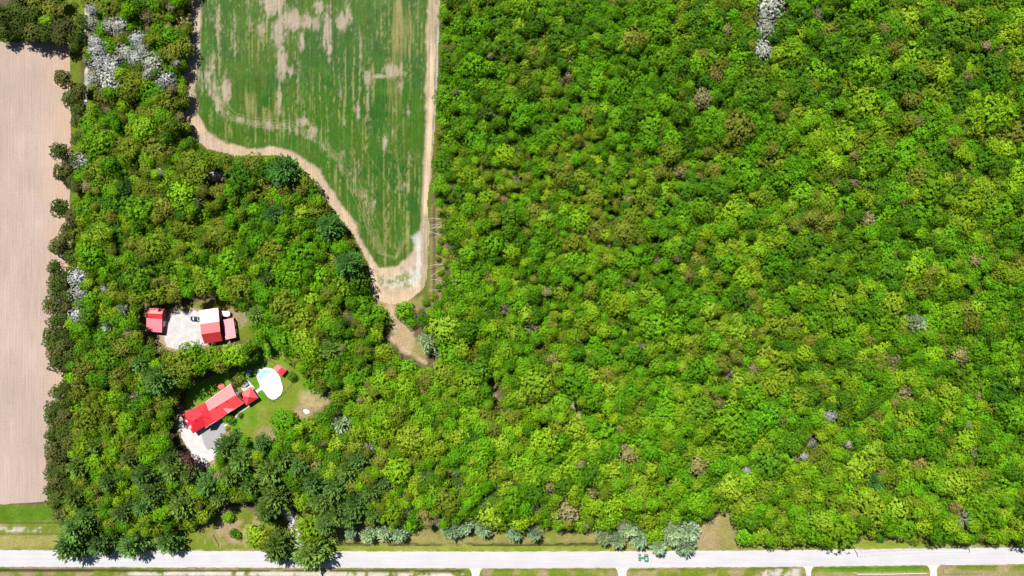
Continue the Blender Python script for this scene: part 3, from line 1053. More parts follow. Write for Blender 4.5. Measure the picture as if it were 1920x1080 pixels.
pool_in = [toward(p, 1.25) for p in pool_out]
pool_in2 = [toward(p, 1.05) for p in pool_out]
pool_low = [toward(p, 2.2) for p in pool_out]
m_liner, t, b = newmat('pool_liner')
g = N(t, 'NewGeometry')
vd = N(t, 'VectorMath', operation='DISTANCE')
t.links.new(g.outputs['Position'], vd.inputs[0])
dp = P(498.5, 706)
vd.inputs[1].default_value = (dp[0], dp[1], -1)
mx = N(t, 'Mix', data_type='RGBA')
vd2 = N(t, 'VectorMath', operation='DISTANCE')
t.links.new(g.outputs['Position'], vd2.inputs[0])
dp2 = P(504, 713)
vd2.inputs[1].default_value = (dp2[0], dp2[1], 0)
t.links.new(mathn(t, 'MULTIPLY', remap(t, vd.outputs['Value'], 3.2, 4.6, 1, 0), remap(t, vd2.outputs['Value'], 2.2, 3.8, 0.1, 1)), mx.inputs[0])  # teal crescent: shade at the liner's deep end painted into its colour
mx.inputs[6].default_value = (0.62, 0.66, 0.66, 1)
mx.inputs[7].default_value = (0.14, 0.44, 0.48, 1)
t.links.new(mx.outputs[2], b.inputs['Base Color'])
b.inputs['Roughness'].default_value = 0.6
m_deck = plain('pool_paving', (0.48, 0.42, 0.41), 0.8, 0.06, 1.0)
m_water, t, b = newmat('pool_water')
b.inputs['Base Color'].default_value = (0.88, 0.97, 0.98, 1)
b.inputs['Roughness'].default_value = 0.08
b.inputs['Alpha'].default_value = 0.12
b.inputs['IOR'].default_value = 1.33
bm_ = N(t, 'Bump')
bm_.inputs['Distance'].default_value = 0.05
t.links.new(noise(t, 1.2, 3), bm_.inputs['Height'])
t.links.new(bm_.outputs[0], b.inputs['Normal'])
pool = empty('swimming_pool', (pcx, pcy, 0))
tag(pool, 'kidney shaped swimming pool with turquoise end and white deck', 'pool')
fr = Frame(pool)
n = len(pool_out)
mb = MB()
mb.poly([(p[0], p[1], .36) for p in pool_out] + [(p[0], p[1], .36) for p in pool_in] + [(p[0], p[1], -.05) for p in pool_out], [(i, (i + 1) % n, n + (i + 1) % n, n + i) for i in range(n)] + [(i, 2 * n + i, 2 * n + (i + 1) % n, (i + 1) % n) for i in range(n)])
fr('deck', mb, m_deck)
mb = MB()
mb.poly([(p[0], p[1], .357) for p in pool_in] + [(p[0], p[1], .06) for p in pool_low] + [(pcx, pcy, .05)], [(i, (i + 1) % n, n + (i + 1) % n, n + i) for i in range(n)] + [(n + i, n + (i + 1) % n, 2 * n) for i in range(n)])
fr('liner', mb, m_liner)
mb = MB()
mb.poly([(p[0], p[1], .27) for p in [toward(p, 1.4) for p in pool_out]], [tuple(range(n))])
fr('water', mb, m_water)
strip_path('pool_path', [(470, 748), (478, 738), (484, 732), (490, 728)], 5.5, 0.07, m_deck, 4)

# --- pool shed
m_roof_ps = roofmat('bright_red_shed_roof', (0.66, 0.006, 0.008), math.radians(48), .6, .5)
ps = empty('pool_shed', P3(524, 694, 0))
tag(ps, 'small red roofed shed at the top right edge of the pool', 'shed')
fr = Frame(ps)
k = [P3(512.2, 690.5, 2.3), P3(520.5, 683.2, 2.3), P3(537.6, 694.5, 2.3), P3(528.5, 705.2, 2.3)]
r0 = lerp(k[0], k[3], .5)
r1 = lerp(k[1], k[2], .5)
r0 = (r0[0] - .1, r0[1] - .1, 3.3)
r1 = (r1[0], r1[1], 3.3)
mb = MB()
mb.slab([k[0], k[1], r1, r0], .1)
mb.slab([r0, r1, k[2], k[3]], .1)
fr('roof', mb, m_roof_ps)
fp = inset2([p[:2] for p in k], .25)
walls(fr, fp, 2.25, m_wall)
for e, r in ((0, r0), (1, r1)):
    mb = MB()
    a1, a2 = (fp[0], fp[3]) if e == 0 else (fp[1], fp[2])
    mb.slab([(a1[0], a1[1], 2.2), (a2[0], a2[1], 2.2), (r[0] * .97 + (a1[0] + a2[0]) * .015, r[1] * .97 + (a1[1] + a2[1]) * .015, 3.15)], .05)
    fr('gable', mb, m_wall)
openings(ps, fp, [(3, .5, 1.0, .02, 2.0, 'door')])

# --- dark garden cabinet, salmon awning
gc = empty('playhouse', P3(469, 697.5, 0), math.radians(5))
tag(gc, 'small dark roofed garden hut on the lawn left of the pool', 'hut')
MB().box(-1.0, 1.0, -1.5, 1.5, -.02, 1.6).build('wall', m_grey, gc)
mb = MB()
mb.slab([(-1.2, -1.7, 1.55), (0, -1.7, 2.3), (0, 1.7, 2.3), (-1.2, 1.7, 1.55)], .08)
mb.slab([(0, -1.7, 2.3), (1.2, -1.7, 1.55), (1.2, 1.7, 1.55), (0, 1.7, 2.3)], .08)
mb.build('roof', plain('dark_shingle', (.035, .04, .06), .7, .2, 4), gc)
MB().box(-.4, .4, -1.54, -1.5, 0, 1.4).build('door', m_wood, gc)
um = empty('patio_umbrella', P3(418, 723.5, 0))
tag(um, 'salmon red patio umbrella behind the farmhouse', 'umbrella')
mb = MB()
nn = 8
ring = [(1.75 * math.cos(2 * math.pi * i / nn), 1.45 * math.sin(2 * math.pi * i / nn), 2.1) for i in range(nn)]
mb.poly(ring + [(0, 0, 2.7)] + [(x, y, 2.05) for x, y, z in ring], [(i, (i + 1) % nn, nn) for i in range(nn)] + [(i, nn + 1 + i, nn + 1 + (i + 1) % nn, (i + 1) % nn) for i in range(nn)])
mb.build('canopy', plain('salmon_canvas', (.62, .12, .10), .9, .06, 2), um)
MB().tube((0, 0, -.02), (0, 0, 2.65), .03).build('pole', m_white, um)
MB().tube((0, 0, -.01), (0, 0, .1), .35, .3, 16).build('base', m_dark, um)


# --- fences
def fence(name, label, pts_px, h, post_step, mat, rails=(0.3, 0.9), pr=0.06, rr=0.035, balus=0.0):
    W = [Vector(P(*p)) for p in pts_px]
    root = empty(name, (W[0].x, W[0].y, 0))
    tag(root, label, 'fence')
    fr = Frame(root)
    mr = MB()
    for i in range(len(W) - 1):
        a, b = W[i], W[i + 1]
        L = (b - a).length
        k = max(1, round(L / post_step))
        for j in range(k + (1 if i == len(W) - 2 else 0)):
            p = a + (b - a) * j / k
            mb = MB()
            mb.tube((p.x, p.y, -.1), (p.x, p.y, h + .05), pr, n=6)
            fr('post', mb, mat)
        for z in rails:
            mr.tube((a.x, a.y, z), (b.x, b.y, z), rr, n=5)
        if balus:
            for j in range(int(L / balus)):
                p = a + (b - a) * (j * balus / L)
                mr.tube((p.x, p.y, .15), (p.x, p.y, h - .05), .012, n=4)
    fr('rail', mr, mat)
    return root


fence('pool_fence', 'dark metal fence around the swimming pool lawn', [(490, 690), (506, 674), (522, 684), (541, 697), (556, 711), (534, 735), (514, 752), (499, 744)], 1.3, 2.4, m_dark, (.15, 1.25), .06, .035, .35)
m_rail = plain('pale_timber', (.50, .45, .38), .8, .15, 2)
fence('ranch_fence', 'pale timber rail fence below the road near bottom right', [(1600, 1073), (1606, 1075.5), (1660, 1075.5), (1736, 1074)], 1.2, 3.2, m_rail, (.45, .8, 1.15), .09, .07)
fence('wire_fence', 'thin dark fence below the road at far bottom right', [(1768, 1068), (1769, 1075), (1840, 1074.5)], 1.1, 4.0, m_wood, (.5, 1.0), .07, .03)

# --- big barn
barn = empty('barn', P3(398, 612, 0))
tag(barn, 'large barn with white glaring upper roof and red lower slope, right of the gravel yard', 'barn')
fr = Frame(barn)
ZN, ZRr, ZM, ZS = 5.6, 7.3, 7.25, 3.2
NW = P3(373.4, 582.2, ZN)
NE = P3(408.8, 577.4, ZN)
RW = P3(375.2, 607.8, ZRr)
RE = P3(411.0, 602.4, ZRr)
MW = P3(377.2, 627.0, ZM)
ME = P3(412.8, 621.4, ZM)
SW = P3(383.4, 645.0, ZS)
SE = P3(417.0, 639.2, ZS)
for nme, pts in (('roof_panel', [NW, NE, RE, RW]), ('roof_panel', [RW, RE, ME, MW]), ('roof_panel', [MW, ME, SE, SW])):
    mb = MB()
    mb.slab(pts, .16)
    o = fr(nme, mb, m_roof_barn)
fp = [NW[:2], NE[:2], SE[:2], SW[:2]]
fp = inset2(fp, .3)
walls(fr, fp, 3.1, m_wall_red)
for s_, pts in (('w', [NW, RW, MW, SW]), ('e', [NE, RE, ME, SE])):
    mb = MB()
    i = .25 if s_ == 'w' else -.25
    low = (pts[3][0] + i, pts[3][1] + .3, 2.9)
    low2 = (pts[0][0] + i, pts[0][1] - .3, 2.9)
    ring = [low2] + [(p[0] + i, min(max(p[1], low[1]), low2[1]), p[2] - .25) for p in pts] + [low]
    m2 = [(p[0] + i * .6, p[1], p[2]) for p in ring]
    kk = len(ring)
    mb.poly(ring + m2, [tuple(range(kk)), tuple(range(2 * kk - 1, kk - 1, -1))] + [(j, kk + j, kk + (j + 1) % kk, (j + 1) % kk) for j in range(kk)])
    fr('gable', mb, m_wall_red)
mb = MB()
mb.slab([(fp[0][0], fp[0][1], 5.3), (fp[1][0], fp[1][1], 5.3), (fp[1][0], fp[1][1] - .12, 5.3), (fp[0][0], fp[0][1] - .12, 5.3)], 2.4)
fr('back_wall', mb, m_wall_red)
openings(barn, fp, [(0, .5, 3.6, .02, 2.8, 'garage'), (1, .3, 1.0, 1.2, 2.2, 'window'), (1, .7, 1.0, 1.2, 2.2, 'window'), (3, .35, 3.2, .02, 2.8, 'garage'), (3, .8, 1.0, .02, 2.1, 'door')])

# --- narrow lean-to shed beside it
ls = empty('storage_shed', P3(430, 617, 0))
tag(ls, 'narrow storage shed with flat pink roof along the right side of the barn', 'shed')
fr = Frame(ls)
k = [P3(416.4, 600.2, 3.5), P3(437.2, 595.6, 3.0), P3(442.6, 632.6, 3.0), P3(423.2, 637.0, 3.5)]
mb = MB()
mb.slab(k, .14)
m_roof_ls = roofmat('faded_red_roof', (0.60, 0.12, 0.16), -.15, .55)  # pinker red puts the sun glare on the flat metal into its colour
fr('roof', mb, m_roof_ls)
fp = inset2([p[:2] for p in k], .25)
walls(fr, fp, 2.85, m_wall_red)
openings(ls, fp, [(1, .3, 2.2, .02, 2.4, 'garage'), (1, .7, 2.2, .02, 2.4, 'garage'), (3, .5, 1.0, 1.1, 2.1, 'window')])

# --- left shed: gabled back part and low front lean-to
sh = empty('workshop', P3(295, 600, 0))
tag(sh, 'red roofed workshop with ridge and long lower roof, left of the gravel yard', 'shed')
fr = Frame(sh)
e = P3(278.2, 576.2, 3.6)
f = P3(308.4, 578.4, 3.6)
r0 = P3(272.9, 587.2, 5.2)
r1 = P3(303.8, 588.6, 5.2)
v0 = P3(274.4, 596.2, 4.0)
v1 = P3(303.9, 598.4, 4.0)
s0 = P3(274.2, 620.8, 3.1)
s1 = P3(303.4, 623.6, 3.1)
mb = MB()
mb.slab([e, f, r1, r0], .14)
mb.slab([r0, r1, v1, v0], .14)
fr('roof', mb, m_roof_shed)
mb = MB()
k4 = [(v0[0], v0[1] + .1, 3.95), (v1[0], v1[1] + .1, 3.95), s1, s0]
mb.slab(k4, .14)
lt = fr('lean_to_roof', mb, m_roof_ls)
lt['label'] = 'long low pinkish red lower roof'
fp = inset2([e[:2], f[:2], s1[:2], s0[:2]], .3)
walls(fr, fp, 2.95, m_wall_red)
for i, tri in ((.3, [e, r0, v0]), (-.3, [f, r1, v1])):
    mb = MB()
    base = [(tri[0][0] + i, tri[0][1] - .3, 2.9), (tri[0][0] + i, tri[0][1] - .3, 3.3), (tri[1][0] + i, tri[1][1], 5.0), (tri[2][0] + i, tri[2][1], 3.8), (tri[2][0] + i, tri[2][1], 2.9)]
    m2 = [(p[0] + i * .3, p[1], p[2]) for p in base]
    kk = 5
    mb.poly(base + m2, [tuple(range(kk)), tuple(range(2 * kk - 1, kk - 1, -1))] + [(j, kk + j, kk + (j + 1) % kk, (j + 1) % kk) for j in range(kk)])
    fr('gable', mb, m_wall_red)
openings(sh, fp, [(1, .35, 2.6, .02, 2.5, 'garage'), (1, .75, 1.2, 1.2, 2.3, 'window'), (0, .5, 1.0, .02, 2.1, 'door')])


# ------------------------------------------------------------------ VEHICLES
def wheel(parent, x, y, r, wd, name='wheel'):
    mb = MB()
    mb.tube((x, y - wd / 2, r), (x, y + wd / 2, r), r, n=20)
    o = mb.build(name, m_tyre, parent, bevel=0.02)
    mb = MB()
    mb.tube((x, y - wd / 2 - .02, r), (x, y + wd / 2 + .02, r), r * .55, n=14)
    mb.build('rim', m_rim, o)
    return o


m_tyre = plain('tyre', (.02, .02, .02), .9, .2, 8)
m_rim = plain('rim', (.5, .5, .48), .4, .1, 3)
m_blue = plain('navy_paint', (.010, .022, .05), .25, .08, 2, spec=.6)
m_wind = plain('car_glass', (.55, .62, .68), .12, .05, 2, spec=.7)
tr = empty('pickup_truck', P3(369.0, 597.0, 0), math.pi)
tag(tr, 'dark blue pickup truck parked against the barn on the gravel yard', 'pickup truck')
# body profile (x forward)
prof = [(-2.7, .45), (2.65, .45), (2.75, .75), (2.65, 1.08), (1.35, 1.18), (-2.7, 1.15)]
mb = MB()
kk = len(prof)
mb.poly([(x, -.98, z) for x, z in prof] + [(x, .98, z) for x, z in prof], [tuple(range(kk)), tuple(range(2 * kk - 1, kk - 1, -1))] + [(j, kk + j, kk + (j + 1) % kk, (j + 1) % kk) for j in range(kk)])
mb.build('body', m_blue, tr, bevel=.05)
mb = MB()
cab = [(-.75, -.9, 1.15), (1.45, -.9, 1.15), (1.45, .9, 1.15), (-.75, .9, 1.15), (-.55, -.72, 1.8), (.65, -.72, 1.8), (.65, .72, 1.8), (-.55, .72, 1.8)]
mb.poly(cab, [(3, 2, 1, 0), (4, 5, 6, 7), (0, 1, 5, 4), (1, 2, 6, 5), (2, 3, 7, 6), (3, 0, 4, 7)])
mb.build('cab', m_blue, tr, bevel=.04)
mb = MB()
mb.slab([(1.46, -.82, 1.2), (1.46, .82, 1.2), (.70, .68, 1.78), (.70, -.68, 1.78)], -.03)
mb.build('windscreen', m_wind, tr)
mb = MB()
for x0, x1, y0, y1 in ((-2.6, -.85, -.93, -.80), (-2.6, -.85, .80, .93), (-2.66, -2.52, -.93, .93), (-.95, -.82, -.93, .93)):
    mb.box(x0, x1, y0, y1, 1.13, 1.35)
mb.build('bed_rail', m_white, tr)
for x in (-1.75, 1.75):
    for y in (-.86, .86):
        wheel(tr, x, y, .4, .28)
for y in (-.7, .7):
    MB().box(2.70, 2.78, y - .2, y + .2, .75, .95).build('headlight', m_wind, tr)

tl = empty('camping_trailer', P3(424.5, 588.0, 0), math.radians(-4))
tag(tl, 'bright white rounded camping trailer parked right of the barn', 'trailer')
mb = MB()
mb.box(-2.5, 2.5, -1.3, 1.3, .55, 2.7)
m_shiny = plain('white_paint', (.82, .82, .82), .3, .02, 2, spec=.5)
mb.build('body', m_shiny, tl, smooth=False, bevel=.42)
MB().box(-.3, .3, -.3, .3, 2.7, 2.86).build('roof_hatch', m_white, tl, bevel=.05)
MB().box(2.4, 3.5, -.06, .06, .45, .57).build('hitch', m_dark, tl)
MB().box(-.6, .6, -1.34, -1.29, 1.4, 2.0).build('window', m_glass, tl)
for y in (-1.1, 1.1):
    wheel(tl, 0, y, .34, .22)

# --- green tractor on the road, front to the left
m_green = plain('tractor_green', (.05, .24, .15), .4, .1, 3, spec=.5)
m_yel = plain('rim_yellow', (.60, .50, .12), .5, .1, 3)
tc = empty('tractor', P3(1206.5, 1044.0, .12), math.pi)
tag(tc, 'green farm tractor driving on the pale road', 'tractor')
mb = MB()
mb.box(-.6, 2.5, -.35, .35, .75, 1.5)
mb.build('bonnet', m_green, tc, bevel=.1)
mb = MB()
cab = [(-1.75, -.8, 1.0), (-.1, -.8, 1.0), (-.1, .8, 1.0), (-1.75, .8, 1.0), (-1.6, -.75, 2.5), (-.35, -.75, 2.5), (-.35, .75, 2.5), (-1.6, .75, 2.5)]
mb.poly(cab, [(3, 2, 1, 0), (4, 5, 6, 7), (0, 1, 5, 4), (1, 2, 6, 5), (2, 3, 7, 6), (3, 0, 4, 7)])
mb.build('cab', m_glass, tc, bevel=.04)
mb = MB()
mb.box(-1.8, -.15, -.95, .95, 2.5, 2.68)
rf = mb.build('cab_roof', m_green, tc, bevel=.08)
MB().box(-1.2, -.7, -.4, .4, 2.69, 2.74).build('roof_hatch', m_rim, rf)
for y in (-1, 1):
    MB().box(-2.0, -.2, y * 1.3 - .32, y * 1.3 + .32, 1.72, 1.8).build('fender', m_green, tc, bevel=.03)


def twheel(x, y, r, wd):
    mb = MB()
    mb.tube((x, y - wd / 2, r), (x, y + wd / 2, r), r, n=22)
    for k in range(18):
        a_ = 2 * math.pi * k / 18
        cx, cz = x + (r + .01) * math.cos(a_), r + (r + .01) * math.sin(a_)
        mb.tube((cx, y - wd / 2, cz), (cx + .06, y + wd / 2, cz), .05, n=4)
    o = mb.build('wheel', m_tyre2, tc)
    mb = MB()
    mb.tube((x, y - wd / 2 - .03, r), (x, y + wd / 2 + .03, r), r * .55, n=14)
    mb.build('rim', m_yel, o)


m_tyre2 = plain('dusty_tyre', (.13, .13, .12), .9, .2, 8)
for y in (-1.3, 1.3):
    twheel(-1.15, y, .85, .5)
    twheel(2.0, y, .6, .42)
MB().box(1.9, 2.1, -1.3, 1.3, .5, .65).build('front_axle', m_tyre2, tc)
MB().box(-1.25, -1.05, -1.3, 1.3, .7, .95).build('rear_axle', m_tyre2, tc)
MB().tube((1.2, .2, 1.5), (1.2, .2, 2.2), .05).build('exhaust', m_dark, tc)
MB().box(2.5, 2.75, -.5, .5, .6, 1.1).build('front_weight', m_green, tc, bevel=.03)

# ------------------------------------------------------------------ POLES, WIRES
m_pole = plain('pole_wood', (.42, .38, .33), .85, .2, 1.5, sclv=(1, 1, .3))
poles = []
for px_, py_, lb in ((1807, 1012, 'wooden utility pole beside the road near the bottom right corner'), (1597, 1020, 'wooden utility pole at the wood edge above the ranch fence'),
                     (400, 1003, 'wooden utility pole on the verge between pines, bottom left')):
    x, y = P(px_, py_)
    u = empty('utility_pole', (x, y, 0))
    tag(u, lb, 'utility pole', 'utility poles along the road')
    MB().tube((0, 0, -.3), (0, 0, 10), .19, .13, 10).build('pole', m_pole, u)
    MB().box(-.07, .07, -1.2, 1.2, 9.1, 9.25).build('crossarm', m_pole, u)
    for yy in (-1.05, 0.4, 1.05):
        MB().tube((0, yy, 9.25), (0, yy, 9.45), .05, .04, 6).build('insulator', m_white, u)
    poles.append((x, y))
mb = MB()
a, b2 = Vector((poles[0][0], poles[0][1], 9.45)), Vector((poles[1][0], poles[1][1], 9.45))
for yy in (-1.05, 1.05):
    pr_ = None
    for j in range(13):
        q = j / 12
        p = a + (b2 - a) * q
        p = (p.x, p.y + yy, p.z - 1.2 * 4 * q * (1 - q))
        if pr_:
            mb.tube(pr_, p, .025, n=4)
        pr_ = p
tag(mb.build('power_cable', m_dark), 'thin dark power cables between two right hand utility poles', 'cable')

# --- odd small things
bx = empty('metal_cabinet', P3(1857, 1012, 0), .2)
tag(bx, 'grey blue metal cabinet in the verge at far bottom right', 'cabinet')
MB().box(-1.0, 1.0, -1.2, 1.2, -.02, 1.9).build('body', plain('galvanised', (.36, .42, .52), .5, .1, 2), bx, bevel=.08)
MB().box(-1.1, 1.1, -1.3, 1.3, 1.9, 2.0).build('lid', m_rim, bx, bevel=.03)
bx = empty('fuel_tank', P3(1306, 984, 0), 0)
tag(bx, 'small white tank at the trees left of the dry clearing', 'tank')
MB().tube((-1.0, 0, .9), (1.0, 0, .9), .6, n=16).build('tank', m_shiny, bx, smooth=False)
for x in (-.6, .6):
    MB().box(x - .06, x + .06, -.4, .4, -.02, .5).build('leg', m_dark, bx)
fpit = sheet('fire_pit', [(569, 768), (574, 767.5), (580, 770), (580, 774), (573, 775.5), (569, 772)], .08, plain('ash', (.72, .70, .72), .9, .1, 2), 2, .5, 8)
tag(fpit, 'pale patch of ash on the bare dirt beside the lawn', 'fire pit', None, 'structure')


def rockmesh(seed, r):
    g = np.random.default_rng(seed)
    import bmesh
    bm = bmesh.new()
    bmesh.ops.create_icosphere(bm, subdivisions=1, radius=r)
    for v in bm.verts:
        v.co *= float(g.uniform(.7, 1.25))
        v.co.z *= .6
    me = bpy.data.meshes.new('rock')
    bm.to_mesh(me)
    bm.free()
    return me


mb = MB()
for i in range(150):
    r = .25 + .7 * random.random() ** 2
    a = random.random() * 6.28
    q = random.random() ** .6
    x, y = P(406 + 14 * q * math.cos(a), 332 + 9 * q * math.sin(a))
    me = rockmesh(i, r)
    b0 = len(mb.v)
    ang = random.random() * 3
    z = max(0, (1 - q)) * 1.3
    mb.poly([(x + v.co.x * 1.3, y + v.co.y, z + v.co.z) for v in me.vertices], [tuple(p.vertices) for p in me.polygons])
    bpy.data.meshes.remove(me)
m_rub = None
m, t, b = newmat('rubble')
ni = noise(t, .9, 4, .7)
cr = N(t, 'ValToRGB')
t.links.new(ni, cr.inputs[0])
cr.color_ramp.elements[0].position = .35
cr.color_ramp.elements[0].color = (.10, .09, .12, 1)
cr.color_ramp.elements[1].position = .62
cr.color_ramp.elements[1].color = (.75, .72, .70, 1)
e1 = cr.color_ramp.elements.new(.5)
e1.color = (.42, .25, .15, 1)
t.links.new(cr.outputs[0], b.inputs['Base Color'])
tag(mb.build('rubble_heap', m), 'heap of pale and orange rubble in a gap of the left wood', 'rubble heap')

# ------------------------------------------------------------------ VEGETATION MESHES
def quads(C, U, V_, su, sv):
    """quads centred C with half axes U*su, V*sv"""
    n = len(C)
    U = U * su[:, None]
    V_ = V_ * sv[:, None]
    # six-sided leaf clump outline would be dearer; use a kite so that edges are not square
    v = np.stack([C - U, C - V_ * .75 + U * .1, C + U, C + V_ * .75 + U * .1], 1).reshape(-1, 3)
    f = np.arange(4 * n).reshape(-1, 4)
    return v, f


def unit(a):
    return a / np.maximum(np.linalg.norm(a, axis=1, keepdims=True), 1e-9)


def orient(g, nrm, jit):
    nrm = unit(nrm + g.normal(0, jit, nrm.shape))
    r = g.normal(0, 1, nrm.shape)
    u = unit(np.cross(nrm, r))
    v = np.cross(nrm, u)
    return u, v


def broad_crown(seed, R=1.0, flat=0.8, nb=16, nl=1500, leaf=0.065, jit=0.5, spread=.62, tuft=.095, per=12):
    """unit crown (radius 1, centre at the origin): boughs carrying tufts of leaves"""
    g = np.random.default_rng(seed)
    k = np.arange(nb)
    ph = k * 2.39996 + g.uniform(0, 6.28)
    cz = 1 - (k + .5) / nb * 1.35
    rr = np.sqrt(np.clip(1 - cz ** 2, 0, 1))
    B = np.stack([rr * np.cos(ph), rr * np.sin(ph), cz], 1) * spread
    B *= g.uniform(.88, 1.12, (nb, 1))
    B += g.normal(0, .06, B.shape)
    B[:, 2] *= flat
    sq = g.uniform(.88, 1.14, 2)
    B[:, 0] *= sq[0]
    B[:, 1] *= sq[1]
    br = g.uniform(.28, .46, nb)
    B = np.vstack([B, [[0, 0, -.05]]])
    br = np.append(br, .58)
    wgt = br ** 2
    wgt[-1] *= .7
    nt = nl // per
    idx = g.choice(nb + 1, nt * 3, p=wgt / wgt.sum())
    d = unit(g.normal(0, 1, (nt * 3, 3)) + np.array([0, 0, .35]))
    rad = br[idx] * (1.04 - .30 * g.random(nt * 3) ** 1.3)
    C = B[idx] + d * rad[:, None]
    D = np.linalg.norm(C[:, None, :] - B[None], axis=2) / br[None]
    D[np.arange(len(idx)), idx] = 9
    keep = (D.min(1) > .82)
    C, d, idx = C[keep][:nt], d[keep][:nt], idx[keep][:nt]
    m = len(C)
    ts = tuft * g.uniform(.7, 1.35, m)
    e = unit(g.normal(0, 1, (m * per, 3)) + np.repeat(d, per, 0) * .9 + np.array([0, 0, .4]))
    L = np.repeat(C, per, 0) + e * (np.repeat(ts, per) * g.uniform(.55, 1.1, m * per))[:, None]
    u, v = orient(g, e * .60 + np.repeat(d, per, 0) * .35 + np.repeat(unit(C), per, 0) * .45, jit)
    s = leaf * g.uniform(.6, 1.3, len(L))
    V, Fq = quads(L, u, v, s * 1.2, s * .95)
    tb = g.random(nb + 1)
    tt = g.random(m)
    tint = np.clip(np.repeat(tb[idx] * .35 + tt * .50, per) + g.random(len(L)) * .35 - .10, 0, 1)
    tint = np.repeat(tint, 4)
    # inner boughs and leaves that close the crown
    kf = 320
    q = unit(g.normal(0, 1, (kf, 3)) + np.array([0, 0, .1])) * (g.uniform(.30, .66, (kf, 1))) * np.array([sq[0], sq[1], flat])
    u, v = orient(g, unit(q) + np.array([0, 0, .5]), .5)
    sf = g.uniform(.11, .19, kf)
    V2, F2 = quads(q, u, v, sf, sf)
    Fq = np.vstack([Fq, F2 + len(V)])
    V = np.vstack([V, V2])
    tint = np.concatenate([tint, np.repeat(g.random(kf) * .4, 4)])  # inner leaves get darker tints, painting shade into the crown gaps
    return V, Fq, tint


def pine_crown(seed, nlev=11, nbr=11, leaf=.17, cone=.55, tall=1.35):
    """unit crown of a white pine / spruce: whorls of plumed branches, base at z=-tall*.5"""
    g = np.random.default_rng(seed)
    Cs, Us, Vs, su, sv, tt = [], [], [], [], [], []
    for l in range(nlev):
        q = l / (nlev - 1)
        z0 = -tall * .5 + tall * q
        rl = (1 - q) ** cone * 1.0
        rl = rl * (.72 + .28 * min(1, q * 4)) + .10
        nb = max(4, int(nbr * (1 - q * .45)))
        off = g.uniform(0, 6.28)
        for k in range(nb):
            a = off + 6.283 * k / nb + g.normal(0, .16)
            L = rl * g.uniform(.70, 1.1)
            up = .05 + .5 * q + g.normal(0, .06)
            dr = np.array([math.cos(a), math.sin(a), up])
            tn = g.random()
            m = max(4, int(13 * L) + 3)
            for j in range(m):
                s = (j + .6) / m
                c = np.array([0, 0, z0]) + dr * L * s
                wdt = .30 * L * (1 - s * .55)
                for h in range(2):
                    sp = g.normal(0, .5)
                    aa = a + sp
                    o = np.array([math.cos(aa), math.sin(aa), up + g.normal(0, .2) + .25])
                    o /= np.linalg.norm(o)
                    cc = c + np.array([-math.sin(a), math.cos(a), 0]) * g.normal(0, wdt * .5) + np.array([0, 0, g.normal(0, .02)])
                    n_ = np.array([g.normal(0, .45), g.normal(0, .45), 1.0])
                    v_ = np.cross(n_, o)
                    v_ /= np.linalg.norm(v_)
                    Cs.append(cc)
                    Us.append(o)
                    Vs.append(v_)
                    sc = g.uniform(.6, 1.2)
                    su.append(leaf * .70 * sc)
                    sv.append(leaf * .30 * sc)
                    tt.append(min(1, max(0, tn * .5 + g.random() * .5 + (s - .5) * .3)))
    V, Fq = quads(np.array(Cs), np.array(Us), np.array(Vs), np.array(su), np.array(sv))
    return V, Fq, np.repeat(np.array(tt), 4)


def bare_crown(seed, n=420, leaf=.02):
    """leafless crown: forking twigs fanning out from the centre"""
    g = np.random.default_rng(seed)
    Cs, Us, Vs, su, sv, tt = [], [], [], [], [], []
    for i in range(26):
        d = unit(g.normal(0, 1, (1, 3)) * np.array([[1, 1, .6]]) + np.array([[0, 0, .7]]))[0]
        L = g.uniform(.6, 1.0)
        base = np.array([0, 0, -.45])
        Cs.append(base + d * L * .5)
        Us.append(d)
        r = np.cross(d, g.normal(0, 1, 3))
        Vs.append(r / np.linalg.norm(r))
        su.append(L * .5)
        sv.append(.014)
        tt.append(g.random())
        for j in range(n // 26):
            s = g.uniform(.35, 1.0)
            c = base + d * L * s
            e = unit((d + g.normal(0, .55, 3))[None])[0]
            l2 = g.uniform(.12, .30)
            Cs.append(c + e * l2 * .5)
            Us.append(e)
            r = np.cross(e, g.normal(0, 1, 3))
            Vs.append(r / np.linalg.norm(r))
            su.append(l2 * .6)
            sv.append(leaf * g.uniform(.6, 1.3))
            tt.append(g.random())
    V, Fq = quads(np.array(Cs), np.array(Us), np.array(Vs), np.array(su), np.array(sv))
    return V, Fq, np.repeat(np.array(tt), 4)


def trunk_mesh(seed, hc, r=0.045, top=.5):
    """unit trunk with limbs: from z=-hc (ground) up into the crown, units of crown radius"""
    g = random.Random(seed)
    mb = MB()
    p = (0, 0, -hc)
    q = (g.uniform(-.04, .04), g.uniform(-.04, .04), -.5)
    mb.tube(p, q, r * 1.5, r * .9, 7)
    s = (g.uniform(-.06, .06), g.uniform(-.06, .06), top * .6)
    mb.tube(q, s, r * .9, r * .3, 6)
    for i in range(6):
        a = i * 1.05 + g.uniform(0, .6)
        z = -.55 + i * .14
        mb.tube((q[0] * .9, q[1] * .9, z), (math.cos(a) * .62, math.sin(a) * .62, z + .42), r * .45, r * .12, 5)
    return mb


def tomesh(mb, name, mat):
    me = bpy.data.meshes.new(name)
    me.from_pydata([tuple(p) for p in mb.v], [], mb.f)
    me.update()
    me.materials.append(mat)
    return me


m_bark = plain('bark', (.11, .085, .065), .9, .25, 2.0)
m_birch = plain('birch_bark', (.40, .38, .31), .8, .15, 2.0)

